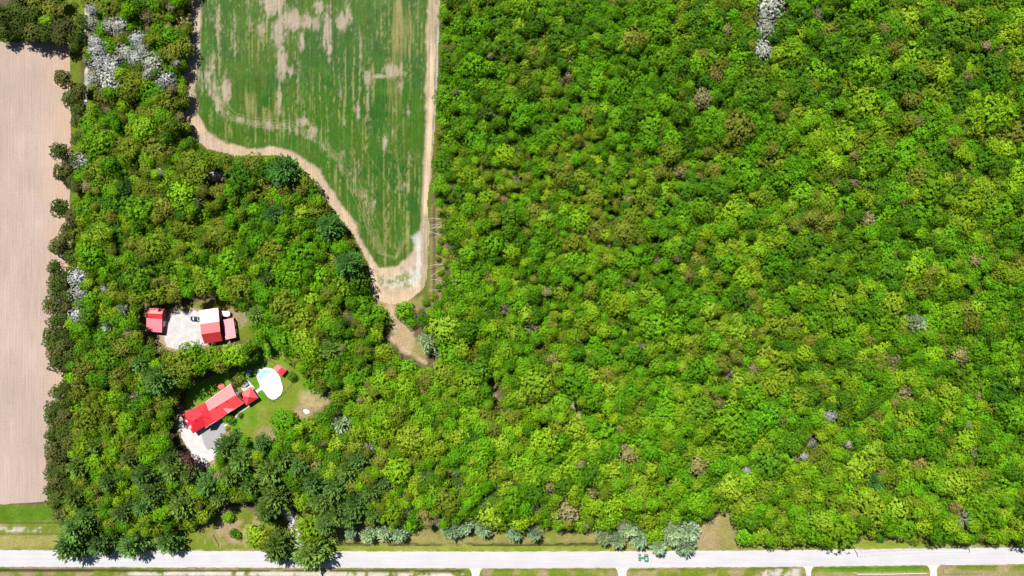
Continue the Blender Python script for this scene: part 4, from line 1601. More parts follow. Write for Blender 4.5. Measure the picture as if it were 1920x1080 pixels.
# shades: (darker leaf colour a, also the painted crown shade, leaf colour b)
SH = {
    'bright': [((.044, .130, .003), (.150, .375, .007)), ((.052, .145, .003), (.180, .400, .010)), ((.040, .115, .003), (.122, .320, .007))],
    'dark': [((.026, .078, .004), (.090, .225, .008)), ((.030, .085, .004), (.110, .245, .010))],
    'lime': [((.090, .180, .004), (.260, .430, .014)), ((.100, .180, .005), (.290, .430, .026)), ((.076, .175, .004), (.220, .425, .012))],
    'olive': [((.075, .118, .006), (.225, .295, .022)), ((.084, .112, .008), (.255, .285, .038)), ((.064, .118, .004), (.190, .295, .016))],
    'brown': [((.120, .115, .030), (.340, .320, .120)), ((.130, .120, .040), (.360, .320, .160)), ((.125, .110, .024), (.330, .285, .085))],
    'hedge': [((.032, .058, .008), (.100, .150, .022)), ((.052, .062, .014), (.135, .150, .036))],
    'blossom': [((.150, .165, .090), (.56, .57, .50)), ((.170, .180, .150), (.53, .535, .53))],
    'pine': [((.050, .105, .012), (.160, .265, .042)), ((.042, .105, .018), (.135, .255, .050))],
    'blue': [((.120, .190, .080), (.370, .480, .235)), ((.110, .185, .085), (.330, .460, .245))],
    'fir': [((.024, .085, .014), (.080, .190, .035))],
    'bare': [((.180, .155, .090), (.420, .370, .250))],
    'grey': [((.170, .160, .115), (.440, .420, .320))],
    'yellow': [((.200, .200, .010), (.440, .400, .015))],
    'copper': [((.045, .022, .018), (.130, .060, .045))],
}
VAR = {}                                           # kind -> list of crown meshes
for kd, shades in SH.items():
    VAR[kd] = []
    nshape = {'bright': 6, 'lime': 5, 'olive': 5, 'dark': 4, 'brown': 3, 'hedge': 4, 'blossom': 4, 'pine': 4, 'blue': 4, 'fir': 3}.get(kd, 2)
    for si, (ca, cb) in enumerate(shades):
        mat = leafmat(kd + '_leaves', ca, cb, hue={'bright': .008, 'lime': .010}.get(kd, .007), val=.26)
        for k in range(nshape):
            sd = (hash(kd) if False else sum(ord(ch) for ch in kd)) * 13 + si * 101 + k * 7
            g = np.random.default_rng(sd)
            if kd in ('pine', 'blue'):
                V, Fq, T = pine_crown(sd, nlev=12 + k % 2, nbr=14, leaf=.145)
            elif kd == 'fir':
                V, Fq, T = pine_crown(sd, nlev=14, nbr=16, leaf=.15, cone=.42, tall=1.15)
            elif kd in ('bare', 'grey'):
                V, Fq, T = bare_crown(sd, 520, .022)
            elif kd == 'brown':
                V, Fq, T = broad_crown(sd, nb=14, nl=1100, leaf=.046, jit=.7, spread=.6, tuft=.07)
                V2, F2, T2 = bare_crown(sd, 260, .018)
                Fq = np.vstack([Fq, F2 + len(V)])
                V = np.vstack([V, V2])
                T = np.concatenate([T, T2])
            elif kd == 'olive':
                V, Fq, T = broad_crown(sd, nb=18, nl=3000, leaf=.038, jit=.4, spread=.62, tuft=.078)
            elif kd == 'blossom':
                V, Fq, T = broad_crown(sd, nb=20, nl=2300, leaf=.036, jit=.7, spread=.66, tuft=.06)
                T = np.where(np.repeat(g.random(len(T) // 4), 4) < .72, .5 + .5 * T, T * .4)
            elif kd == 'hedge':
                V, Fq, T = broad_crown(sd, nb=17, nl=3200, leaf=.048, jit=.45, spread=.62, tuft=.09)
            elif kd in ('bright', 'dark'):
                V, Fq, T = broad_crown(sd, nb=int(g.integers(13, 22)), nl=3000, leaf=.044, jit=.30, spread=.66, tuft=.100)
            else:
                V, Fq, T = broad_crown(sd, nb=int(g.integers(14, 24)), nl=3000, leaf=.042, jit=.32, spread=.66, tuft=.092)
            me = mesh_np('crown', V, Fq, mat, {'tint': ('FLOAT', T)})
            VAR[kd].append(me)
TRUNK = [tomesh(trunk_mesh(k, 2.6), 'trunk', m_bark) for k in range(3)]
TRUNK_W = [tomesh(trunk_mesh(k + 9, 2.6), 'trunk', m_birch) for k in range(2)]

NAMES = {'bright': 'broadleaf_tree', 'dark': 'shady_broadleaf_tree', 'lime': 'young_leaf_tree', 'olive': 'budding_tree', 'brown': 'late_leafing_tree', 'hedge': 'hedgerow_tree',  # the dark kind has deeper green leaves of its own
         'blossom': 'blossom_tree', 'pine': 'pine_tree', 'blue': 'spruce_tree', 'fir': 'fir_tree', 'bare': 'leafless_tree', 'grey': 'leafless_tree', 'yellow': 'yellow_shrub', 'copper': 'copper_tree'}
LOOK = {'bright': 'bright green round tree', 'dark': 'dark green broadleaf tree', 'lime': 'yellow green leafy tree', 'olive': 'olive green budding tree',
        'brown': 'tan half leafless tree', 'hedge': 'dark ragged hedgerow tree', 'blossom': 'white blossoming tree', 'pine': 'dark green pine with radiating plumed branches',
        'blue': 'pale blue green spruce', 'fir': 'dense dark green conifer', 'bare': 'leafless twiggy tree', 'grey': 'grey leafless tree'}
PLACED = []                                        # (px, py, r_px)
nrng = random.Random(21)


def put_tree(kind, px, py, rpx, h, label, group=None, cat='tree', name=None, squash=None, base_px=False):
    """px,py,rpx: where the crown shows in the photograph and how wide; h: full height in metres"""
    R = rpx / F * (H - h * .7)
    sz = R * (squash if squash else (1.25 if kind in ('pine', 'blue', 'fir') else .85))
    if kind in ('pine', 'blue'):
        zc = h - sz * .70
    elif kind == 'fir':
        zc = h - sz * .6
    else:
        zc = h - sz * .80
    zc = max(zc, sz * .45)
    x, y = P(px, py, zc + sz * .1)
    root = empty(name or NAMES[kind], (x, y, 0))
    tag(root, label, cat, group)
    rz = nrng.uniform(0, 6.28)
    me = nrng.choice(VAR[kind])
    o = bpy.data.objects.new('crown', me)
    COL.objects.link(o)
    o.parent = root
    o.location = (0, 0, zc)
    o.scale = (R * nrng.uniform(.95, 1.08), R * nrng.uniform(.93, 1.05), sz)
    o.rotation_euler = (0, 0, rz)
    tk = nrng.choice(TRUNK_W if kind in ('grey',) else TRUNK)
    t_ = bpy.data.objects.new('trunk', tk)
    COL.objects.link(t_)
    t_.parent = root
    t_.location = (0, 0, zc)
    kz = zc / 2.6
    t_.scale = (R * .9, R * .9, kz)
    t_.rotation_euler = (0, 0, nrng.uniform(0, 6.28))
    PLACED.append((px, py, rpx))
    return root


# ---- hedgerow along the tilled field
hd = [(118, 148, 18), (134, 186, 16), (146, 206, 12), (112, 284, 18), (120, 322, 19), (138, 338, 14), (113, 390, 17), (138, 408, 14), (108, 462, 18), (137, 482, 17), (103, 500, 15),
      (108, 532, 17), (128, 515, 12), (98, 572, 17), (117, 598, 15), (96, 626, 17), (112, 652, 19), (112, 680, 18), (130, 640, 16), (135, 668, 14), (110, 735, 16), (106, 766, 18), (124, 752, 13), (108, 796, 17), (127, 785, 15), (104, 832, 17),
      (128, 830, 14), (104, 866, 17), (106, 900, 18), (104, 936, 16), (118, 966, 19), (128, 905, 14)]
hd += [(124, 428, 11), (122, 445, 14), (126, 555, 13), (122, 578, 12), (118, 625, 14), (104, 604, 13), (126, 690, 10), (122, 725, 12), (120, 780, 14), (118, 812, 15), (122, 850, 13), (120, 882, 14), (122, 925, 14), (112, 950, 14),
       (104, 548, 14), (108, 516, 13), (98, 640, 15), (104, 664, 15), (140, 350, 11), (142, 300, 12), (148, 260, 12), (144, 228, 11), (150, 168, 13), (100, 782, 14), (98, 815, 13), (98, 850, 14), (98, 884, 14), (98, 918, 14)]
for i, (x, y, r) in enumerate(hd):
    put_tree('hedge', x, y, r * nrng.uniform(.95, 1.15), nrng.uniform(7, 12), 'dark ragged %s hedgerow tree beside the tilled field, %s' % ('big' if r > 16 else 'small', 'by the white blossoms' if y < 240 else ('by the lone blossom tree' if y < 350 else ('upper middle' if y < 440 else ('by the lilac blossom pair' if y < 585 else ('left of the workshop' if y < 700 else ('left of the farmhouse' if y < 840 else 'near the green verge')))))), 'hedgerow trees beside the tilled field')
for x, y, r in [(6, 30, 22), (8, 62, 16), (40, 52, 20), (62, 62, 18), (88, 62, 19), (112, 70, 16), (124, 50, 20), (148, 72, 18), (155, 40, 14), (30, 22, 18), (140, 88, 10), (58, 30, 18)]:
    put_tree('hedge', x, y, r * 1.05, nrng.uniform(8, 12), 'dark ragged %s tree above the tilled field, %s' % ('big' if r > 18 else 'small', 'left end of row' if x < 50 else ('middle of row' if x < 100 else 'right end of row')), 'tree row above the tilled field')
for x, y, r, k in [(70, 8, 20, 'olive'), (95, 20, 18, 'olive'), (108, -4, 16, 'olive'), (40, -6, 20, 'hedge'), (85, 40, 12, 'lime')]:
    put_tree(k, x, y, r, 9, 'olive tree at the very top left corner behind the dark tree row' if k != 'hedge' else 'dark tree cut by the top edge at the top left corner', 'trees at the top left corner')
# ---- blossom
bl = [(171, 18, 11), (172, 42, 12), (205, 47, 14), (222, 50, 17), (257, 72, 14), (265, 92, 11), (183, 92, 19), (234, 98, 17), (252, 108, 12), (188, 118, 20), (206, 124, 20), (203, 152, 22), (172, 148, 13),
      (284, 120, 21), (276, 138, 12), (311, 150, 18), (178, 78, 12)]
for x, y, r in bl:
    put_tree('blossom', x, y, r * 1.1, nrng.uniform(10.5, 12), ('big' if r > 18 else ('small' if r < 13 else 'mid-sized')) + ' white blossoming tree, ' + (('left clump' if x < 215 else ('middle clump' if x < 262 else 'right clump')) + (', top' if y < 60 else (', upper' if y < 100 else (', middle' if y < 130 else ', lowest')))) + ' of the upper left blossom', 'white blossom trees, upper left')
for x, y, r, lb in [(150, 302, 18, 'single white blossoming tree behind the hedgerow, upper left wood'), (301, 322, 11, 'small grey white blossoming tree left of the rubble heap'),
                    (148, 520, 21, 'lilac white blossoming tree beside the hedgerow, upper of a pair'), (150, 550, 22, 'lilac white blossoming tree beside the hedgerow, lower of a pair'),
                    (198, 543, 12, 'small pale blossoming tree above the workshop, left'), (144, 592, 17, 'grey green pale tree beside the hedgerow level with the workshop'),
                    (1442, 14, 31, 'large white blossoming tree at the top edge of the right wood'), (1436, 54, 23, 'white blossoming tree between two others near the top of the right wood'),
                    (1428, 92, 23, 'white blossoming tree lowest of three near the top of the right wood'), (1557, 780, 12, 'small pale blossoming tree in the lower right wood'),
                    (1590, 832, 8, 'tiny white blossom crown in the lower right wood, right one'), (1508, 856, 8, 'tiny white blossom crown in the lower right wood, left one'),
                    (1400, 882, 8, 'tiny white blossom crown above the dry clearing'), (330, 118, 8, 'small white flowering shrub by the crop field edge')]:
    put_tree('blossom', x, y, r, nrng.uniform(15, 16.5) if x > 900 else 11.0, lb, None)
# ---- dark firs and pines in the woods
for x, y, r, k, h, lb in [
        (533, 322, 36, 'fir', 17, 'big dense dark conifer at the crop field bend, casting a long shadow'), (515, 404, 24, 'fir', 15, 'dark conifer inside the left wood below the field bend'),
        (617, 425, 27, 'fir', 16, 'dark conifer on the left margin of the crop field, middle of three'), (652, 494, 29, 'fir', 17, 'dark conifer on the left margin of the crop field, lowest'),
        (502, 522, 24, 'pine', 14, 'dark pine in the left wood above the barn'), (480, 590, 23, 'pine', 14, 'dark pine standing right of the narrow shed'),
        (620, 655, 27, 'pine', 15, 'grey green pine in the wood right of the pool shed'), (240, 352, 19, 'fir', 13, 'small dark conifer in the left wood near the hedgerow'),
        (232, 580, 20, 'blue', 12, 'pale green pine left of the workshop'), (206, 612, 17, 'blue', 11, 'pale green pine below left of the workshop'),
        (266, 680, 27, 'pine', 15, 'star shaped green pine left of the farmhouse, upper'), (300, 712, 33, 'pine', 21, 'star shaped green pine left of the farmhouse, lower'),
        (640, 796, 30, 'blue', 13, 'grey green pine in the wood right of the bare dirt patch'), (910, 212, 20, 'pine', 15, 'dark pine in the right wood near the crop field'),
        (1716, 606, 26, 'blue', 17, 'grey blue conifer standing out in the right hand wood'), (1640, 904, 19, 'fir', 15, 'single dark green round conifer in the lower right wood'),
        (804, 640, 26, 'blue', 11, 'pale green tree beside the sandy clearing below the crop field'), (1288, 142, 18, 'dark', 14, 'dark green tree in the upper right wood')]:
    put_tree(k, x, y, r, h, lb)
# ---- pines bottom left and round the drive
pn = [(136, 1022, 34), (146, 990, 30), (192, 1018, 29), (250, 1020, 30), (318, 1014, 27), (145, 930, 27), (166, 968, 26), (150, 872, 24), (180, 835, 20), (293, 922, 32), (345, 946, 34), (325, 880, 24), (392, 908, 29),
      (352, 890, 18), (428, 838, 31), (456, 862, 30), (432, 888, 24), (470, 905, 24), (512, 880, 38), (520, 925, 40), (500, 960, 24), (535, 860, 26), (588, 905, 28), (628, 912, 30), (652, 880, 28), (672, 862, 22),
      (634, 960, 34), (670, 945, 30), (600, 940, 22), (520, 1026, 33), (586, 1032, 39), (270, 890, 26), (230, 960, 22), (272, 950, 24), (205, 905, 20), (315, 860, 18), (560, 875, 20), (610, 985, 20), (655, 968, 24),
      (490, 830, 16), (240, 860, 16), (695, 920, 22), (700, 965, 20), (410, 935, 18)]
for i, (x, y, r) in enumerate(pn):
    fr_ = y > 1005
    put_tree('pine', x, y, r * 1.12, nrng.uniform(14, 18) if not fr_ else nrng.uniform(11, 13), 'green pine overhanging the road, ' + ('leftmost of the four' if x < 160 else ('second from the left' if x < 220 else ('third from the left' if x < 280 else ('fourth from the left, left of the clearing' if x < 400 else ('lighter one left of the drive entrance' if x < 550 else 'big dark one right of the drive entrance'))))) if fr_ else ('big' if r > 29 else ('small' if r < 21 else 'mid-sized')) + ' dark green pine ' + ('west of the driveway' if x < 380 and y < 900 else ('between the hedgerow and the clearing' if x < 380 else ('right beside the house driveway' if x < 480 else ('in the middle of the pine grove' if x < 580 else 'at the right end of the pine grove')))) + (', upper' if y < 885 else (', middle' if y < 935 else ', lower')),
             'roadside pines, bottom left' if fr_ else 'pine grove below the farmhouse')
for x, y, r in [(800, 888, 23), (862, 905, 20), (925, 925, 19), (855, 880, 16), (720, 905, 20), (905, 945, 16)]:
    put_tree('pine', x, y, r, 13, 'dark pine right of the pine grove, ' + ('nearest the grove' if x < 760 else ('topmost pair, left' if x < 830 else ('topmost pair, right' if y < 890 else ('centre of the group' if x < 880 else ('far right' if x > 915 else 'lowest'))))), 'scattered pines, bottom centre')
for x, y, r in [(657, 1002, 11), (690, 1002, 17), (722, 998, 18), (750, 1000, 18), (848, 992, 20), (873, 984, 20), (906, 992, 18), (965, 1000, 16), (1003, 1002, 14)]:
    put_tree('blue', x, y, r * 1.15, nrng.uniform(7, 9), ('spruce', 'small blue green spruce at the wood edge, %s' % ('left of the first driveway' if x < 780 else ('group of three above the first driveway' if x < 930 else 'between first and second driveway')))[1] + (', big' if r > 18.5 else ''), 'spruces along the road, centre')
for x, y, r in [(1132, 1006, 18), (1158, 1012, 18), (1178, 990, 21), (1199, 1010, 18), (1234, 1026, 15), (1258, 995, 22), (1289, 995, 23), (1284, 1022, 23), (1262, 1012, 14)]:
    put_tree('blue', x, y, r * 1.15, nrng.uniform(9, 11), 'pale blue green spruce by the road, ' + ('left clump, ' if x < 1205 else ('between the clumps, ' if x < 1240 else 'right clump, ')) + ('upper left' if y < 1000 and x < 1275 else ('upper right' if y < 1000 else ('lower left' if x < 1145 or 1240 < x < 1270 else ('lower middle' if x < 1170 else 'lower right')))), 'spruces by the tractor')
for x, y, r, k, lb in [(995, 612, 17, 'bare', 'twiggy brown tree alone among green crowns near the left of the right wood'), (1203, 650, 10, 'grey', 'small pale grey tree crown at the centre of the right wood'),
                       (1370, 704, 14, 'bare', 'grey brown leafless tree right of the sandy gap'), (1520, 828, 16, 'grey', 'pale leafless tree in the lower part of the right wood'),
                       (1312, 874, 22, 'brown', 'straw coloured half leafless tree above the dry clearing'), (1032, 912, 15, 'brown', 'straw coloured tree above the roadside spruces'),
                       (1004, 952, 13, 'bare', 'round leafless tree above the roadside spruces, centre'), (1080, 800, 24, 'lime', 'pale lime tree below the sandy gap'),
                       (1672, 673, 16, 'brown', 'tan half leafless tree below the blue conifer'), (1100, 986, 8, 'grey', 'thin white dead tree at the wood edge above the second driveway'),
                       (1492, 600, 15, 'lime', 'pale lime tree by the narrow gap at right of centre'), (1348, 757, 13, 'brown', 'reddish tan tree right of the sandy gap'), (795, 962, 16, 'brown', 'tan tree above the roadside spruces, left'),
                       (820, 975, 14, 'bare', 'leafless tree above the roadside spruces, left'), (590, 868, 15, 'brown', 'dense brown crown in the pine grove'), (1165, 985, 12, 'grey', 'dead grey tree behind the spruces by the tractor')]:
    put_tree(k, x, y, r, 15.5 if x > 760 and y < 940 else 12, lb)
# ---- singled-out broadleaf trees and shrubs
for x, y, r, k, h, lb in [
        (580, 990, 30, 'lime', 11, 'yellow green round tree beside the drive entrance'), (478, 1003, 22, 'lime', 5, 'yellow bushy tree on the verge left of the drive entrance'),
        (495, 1012, 14, 'yellow', 3.5, 'golden shrub beside the roadside pine'), (1215, 972, 23, 'lime', 12, 'vivid lime tree above the tractor'), (1226, 1003, 19, 'lime', 10, 'lime tree between two spruce clumps by the tractor'),
        (760, 582, 19, 'bright', 5, 'round bright green shrub at the tip of the crop field'), (770, 603, 12, 'bright', 4, 'small round bright green shrub in the sandy clearing'),
        (704, 592, 27, 'bright', 9, 'bright green tree beside the sandy path below the crop field'), (345, 683, 36, 'olive', 19, 'wide olive tree between gravel yard and farmhouse'),
        (362, 662, 24, 'bright', 15, 'green tree below the gravel yard'), (398, 668, 20, 'lime', 13, 'yellow green tree below the barn'), (436, 666, 24, 'lime', 13, 'yellow green tree right of the barn end'),
        (414, 684, 18, 'olive', 12, 'olive tree behind the farmhouse lawn'), (472, 668, 15, 'dark', 8, 'dark green tree above the garden hut'), (300, 660, 14, 'brown', 7, 'thin brown tree left of the gravel yard corner'),
        (348, 872, 23, 'copper', 12, 'dark copper leaved tree at the drive bend'), (343, 894, 16, 'brown', 10, 'tan half dead tree beside the copper tree'),
        (535, 796, 26, 'bright', 8, 'bright green tree at the lower edge of the lawn'), (582, 800, 20, 'lime', 8, 'yellow green tree below the bare dirt'),
        (426, 783, 10, 'bright', 2.2, 'bright green shrub in front of the farmhouse'), (434, 788, 8, 'dark', 1.8, 'dark green shrub beside the garden path'), (450.5, 779, 5.5, 'olive', 1.6, 'clipped olive shrub right of the garden path'),
        (440, 716, 8, 'copper', 3, 'purple brown bush at the rear corner of the farmhouse'), (425.5, 802.5, 5, 'yellow', 1.2, 'small bright yellow shrub at the end of the garden path'),
        (448, 712, 13, 'olive', 4, 'olive shrub on the lawn behind the farmhouse'), (427, 970, 11, 'lime', 4, 'small round tree in the clearing beside the drive'), (438, 1000, 9, 'dark', 3.5, 'dark bush right of the left utility pole'),
        (445, 1003, 8, 'bright', 3, 'green bush right of the left utility pole'), (508, 972, 11, 'dark', 5, 'dark bush under the pine grove edge'), (585, 712, 18, 'bright', 8, 'bright green tree above the bare dirt patch'),
        (612, 700, 22, 'bright', 9, 'bright green round tree right of the lawn'), (545, 668, 14, 'lime', 7, 'yellow green tree above the pool shed'), (548, 706, 9, 'dark', 3, 'dark shrub at the corner of the pool shed'),
        (1605, 1008, 9, 'hedge', 4, 'dark bush on the verge by the second utility pole'), (1650, 1007, 9, 'dark', 4, 'round dark bush on the verge, lower right'), (1715, 1008, 14, 'olive', 5, 'olive bush among pale debris, lower right'),
        (735, 990, 9, 'lime', 4, 'small yellow green bush between roadside spruces'), (545, 1072, 0.01, 'bright', 1, 'x')][:-1]:
    nm = {'copper': 'copper_tree', 'yellow': 'yellow_shrub'}.get(k)
    cat = 'tree'
    if h <= 5:
        nm = 'shrub'
        cat = 'shrub'
    put_tree(k, x, y, r, h, lb, None, cat, nm)

for i, (x, y, r) in enumerate([(824, 400, 7), (834, 412, 8), (828, 432, 6), (838, 446, 8), (826, 452, 7), (824, 468, 8), (836, 474, 9), (822, 486, 6), (838, 496, 8), (826, 510, 7), (836, 520, 7), (822, 538, 8), (836, 546, 9), (812, 556, 9), (798, 566, 8), (808, 586, 10), (790, 588, 7), (820, 574, 10)]):
    put_tree(['lime', 'olive', 'bright'][i % 3], x, y, r, nrng.uniform(1.6, 2.6), ['yellow green', 'olive', 'bright green'][i % 3] + ' low shrub right of the field track' + (', by the upper fallen trunks' if y < 455 else (', by the lower fallen trunks' if y < 550 else ', at the field tip')), 'low shrubs beside the field track', 'shrub', 'shrub')

# ------------------------------------------------------------------ THE WOODS
WOOD = [(166, 205), (160, 120), (162, -40), (364, -40), (356, 60), (346, 120), (350, 200), (354, 255), (378, 280), (420, 294), (470, 295), (512, 292), (556, 312), (586, 346), (608, 382), (644, 424), (668, 466),
        (682, 520), (686, 560), (712, 596), (716, 640), (745, 668), (792, 690), (812, 668), (800, 630), (788, 600), (806, 572), (832, 556), (832, 470), (828, 400), (812, 372), (818, 270), (828, 100), (830, -40),
        (1990, -40), (1990, 1012), (1800, 1014), (1690, 1000), (1620, 1004), (1585, 1016), (1500, 1016), (1395, 1020), (1382, 985), (1372, 952), (1338, 956), (1312, 984), (1290, 980), (1130, 990), (1000, 984), (700, 990),
        (560, 950), (440, 945), (360, 985), (300, 1000), (140, 1000), (112, 940), (128, 850), (132, 745), (118, 700), (132, 620), (135, 520), (140, 420), (134, 350), (150, 240)]
LAWN_C = [(335, 778), (336, 740), (354, 716), (388, 698), (420, 690), (450, 684), (466, 680), (482, 652), (512, 645), (548, 680), (590, 735), (622, 728), (612, 760), (585, 782), (556, 785), (520, 830), (485, 820), (440, 822), (410, 850), (392, 890), (350, 905), (335, 860), (318, 800), (325, 760)]
YARD_C = [(258, 590), (268, 566), (318, 568), (350, 560), (372, 548), (404, 548), (436, 566), (460, 586), (480, 630), (450, 645), (380, 650), (322, 665), (275, 635)]
HOLES = [LAWN_C, YARD_C, [(731, 575), (741, 600), (752, 640), (785, 655), (795, 678), (756, 664), (732, 640)],
         [(384, 318), (415, 312), (430, 332), (408, 352), (382, 346)], [(410, 950), (470, 945), (500, 975), (565, 965), (565, 1030), (360, 1030), (400, 985)], [(1050, 730), (1072, 742), (1092, 775), (1078, 776)],
         [(1345, 960), (1372, 945), (1380, 962), (1372, 985), (1310, 1030)]]


def regional(px, py):
    """chance of each kind at a place in the wood"""
    wts = {'bright': .50, 'dark': .16, 'lime': .13, 'olive': .13, 'brown': .018, 'bare': .004, 'grey': .003}

    def gs(x, y, a, b):
        return math.exp(-((px - x) / a) ** 2 - ((py - y) / b) ** 2)
    o = .9 * gs(1110, 320, 150, 130) + .7 * gs(1120, 470, 200, 90) + .5 * gs(1250, 640, 260, 120) + .8 * gs(1000, 900, 330, 90) + .5 * gs(1560, 330, 120, 60) + .5 * gs(1750, 850, 250, 150) + .6 * gs(1800, 120, 120, 60)
    wts['olive'] += o * .28
    wts['brown'] += o * .045
    wts['lime'] += o * .10
    l_ = 1.0 if px < 760 else 0
    wts['olive'] += l_ * (.20 + .4 * gs(300, 420, 150, 110) + .3 * gs(220, 780, 80, 100))
    wts['bright'] -= l_ * .04
    wts['dark'] += l_ * .05
    low = min(1, max(0, (py - 380) / 500))
    wts['lime'] += low * .62 + .30 * gs(1150, 760, 380, 230) * (px > 760)  # more lime trees lower down, also standing in for brighter sunlight there
    wts['dark'] -= low * .08 * (px > 760)
    wts['dark'] += 1.4 * gs(1545, 720, 70, 60) + .5 * gs(1560, 500, 80, 50) + .35 * gs(1500, 60, 500, 90) + .3 * gs(900, 120, 80, 120)
    up = min(1, max(0, (260 - py) / 260)) * (px < 345)
    wts['olive'] += up * .8
    wts['brown'] += up * .16
    wts['bright'] -= up * .15
    nz = (float(fbm(px, py, 110, 77)) - .5) * 2
    n2 = (float(fbm(px, py, 60, 97)) - .5) * 2
    n3 = (float(fbm(px, py, 140, 57)) - .5) * 2
    wts['bright'] = max(.05, wts['bright'] + nz * 1.0)
    wts['lime'] = max(.03, wts['lime'] - nz * .8 + n3 * .3)
    wts['olive'] = max(.02, wts['olive'] + n2 * .5 - nz * .2)
    wts['dark'] = max(.02, wts['dark'] - n2 * .3 - n3 * .3)
    ks = list(wts)
    return nrng.choices(ks, [max(0.0, wts[k]) for k in ks])[0]


cell = 40
gridh = {}


def reg(px, py, r):
    gridh.setdefault((int(px // cell), int(py // cell)), []).append((px, py, r))


for p in PLACED:
    reg(*p)


def ok(px, py, r, f):
    cx, cy = int(px // cell), int(py // cell)
    for a in range(cx - 2, cx + 3):
        for b in range(cy - 2, cy + 3):
            for (x, y, q) in gridh.get((a, b), ()):
                if (x - px) ** 2 + (y - py) ** 2 < (f * (r + q)) ** 2:
                    return False
    return True


def base_r(px, py):
    r = 18.6
    r -= 3.6 * math.exp(-((px - 1080) / 190) ** 2 - ((py - 330) / 230) ** 2)
    r += 3.5 * math.exp(-((px - 1750) / 220) ** 2 - ((py - 150) / 200) ** 2)
    r -= 2.6 * (1 - min(1, max(0, (px - 1150) / 350))) * (1 - min(1, max(0, (py - 480) / 250))) * (px > 795)
    if px < 760:
        r -= .9
    if py > 780 and px > 760:
        r += 2.6
    return r


cand = np.stack([rng.uniform(100, 1985, 60000), rng.uniform(-35, 1030, 60000)], 1)
sdw = sdist(cand[:, 0], cand[:, 1], WOOD)
hole = np.full(len(cand), -1e9)
for hl in HOLES:
    hole = np.maximum(hole, sdist(cand[:, 0], cand[:, 1], hl))
hole = np.maximum(hole, 5.0 - ldist(cand[:, 0], cand[:, 1], [(917, 675), (919, 705), (926, 740), (940, 770)]))
WT = []
for f in (.80, .62, .54):
    for i in range(len(cand)):
        px, py = cand[i]
        r = base_r(px, py) * nrng.uniform(.55, 1.50) * (1.0 if f > .7 else (.85 if f > .6 else .68))
        if sdw[i] < r * .45 or hole[i] > -r * .62:
            continue
        if not ok(px, py, r, f):
            continue
        reg(px, py, r)
        WT.append((px, py, r))
print('wood trees', len(WT))
items = []
for px, py, r in WT:
    kd = regional(px, py)
    r2 = r * 1.17
    if kd in ('bare', 'grey', 'brown'):
        r2 *= .85
    left = px < 795
    h = 10.5 + r * .16 + nrng.uniform(-3.6, 3.6) + (1.5 if not left else -.5)
    if kd in ('bare', 'grey'):
        h -= .5
    if py < 215 and px < 350:
        h -= 3.0
    edge_in = float(sdist(np.array([px]), np.array([py]), WOOD)[0])
    if edge_in < 26:
        h *= .78
    items.append((kd, px, py, r2, h, left))


def zone(x, y):
    if x < 345 and y < 240:
        return 'by the white blossom, top of left wood'
    if x < 795:
        if y < 560:
            return ('near the hedgerow' if x < 240 else ('in mid left wood' if x < 450 else 'beside the field bend')) + (', above the rubble heap' if y < 310 else (', level with the field bend' if y < 440 else ', north of the barn'))
        if x < 340:
            return 'left of the farmhouse, ' + ('upper part' if y < 760 else ('middle part' if y < 880 else 'near the road')) if y > 640 else 'left of the workshop'
        if x < 560:
            return 'near the barn' if y < 720 else ('in the pine grove' if y < 900 else 'in the pine grove, near the road')
        return ('right of the pool' if x < 680 else 'below the field tip') if y < 800 else 'right of the pine grove, ' + ('upper part' if y < 890 else 'above the road')
    col = 'left' if x < 1000 else ('left of centre' if x < 1200 else ('centre' if x < 1420 else ('right of centre' if x < 1660 else 'far right')))
    row = 'top' if y < 150 else ('upper' if y < 300 else ('middle upper' if y < 460 else ('middle lower' if y < 620 else ('lower' if y < 800 else 'bottom'))))
    return 'right wood, ' + row + ', ' + col


LIM = {'bright': 300, 'lime': 290, 'olive': 290, 'dark': 200, 'brown': 120, 'bare': 60, 'grey': 60}
rest = []
for kd in LIM:
    lst = sorted([q for q in items if q[0] == kd], key=lambda q: -q[3] * (1 if -10 < q[1] < 1930 and -10 < q[2] < 1035 else .3))
    rest += lst[LIM[kd]:]
    for q in lst[:LIM[kd]]:
        side = zone(q[1], q[2])
        size = 'small ' if q[3] < 19 else ('big ' if q[3] > 25 else '')
        lab = size + LOOK[kd] + ', ' + side
        best = sorted([t for t in items if t[0] != kd and abs(t[1] - q[1]) < 60 and abs(t[2] - q[2]) < 60], key=lambda t: (t[1] - q[1]) ** 2 + (t[2] - q[2]) ** 2)[:2]
        for t in best:
            dx, dy = t[1] - q[1], t[2] - q[2]
            word = {'bright': 'green', 'lime': 'lime', 'olive': 'olive', 'dark': 'dark', 'brown': 'tan', 'bare': 'leafless', 'grey': 'leafless'}[t[0]]
            dr = ('right' if dx > 0 else 'left') if abs(dx) > abs(dy) else ('below' if dy > 0 else 'above')
            add = ', ' + word + ' crown ' + dr
            if len((lab + add).split()) <= 16 and word not in lab.split(', ', 2)[-1].split():
                lab += add
        put_tree(kd, q[1], q[2], q[3], q[4], lab, LOOK[kd] + 's, ' + side)
    print(kd, len(lst))
print('rest', len(rest))
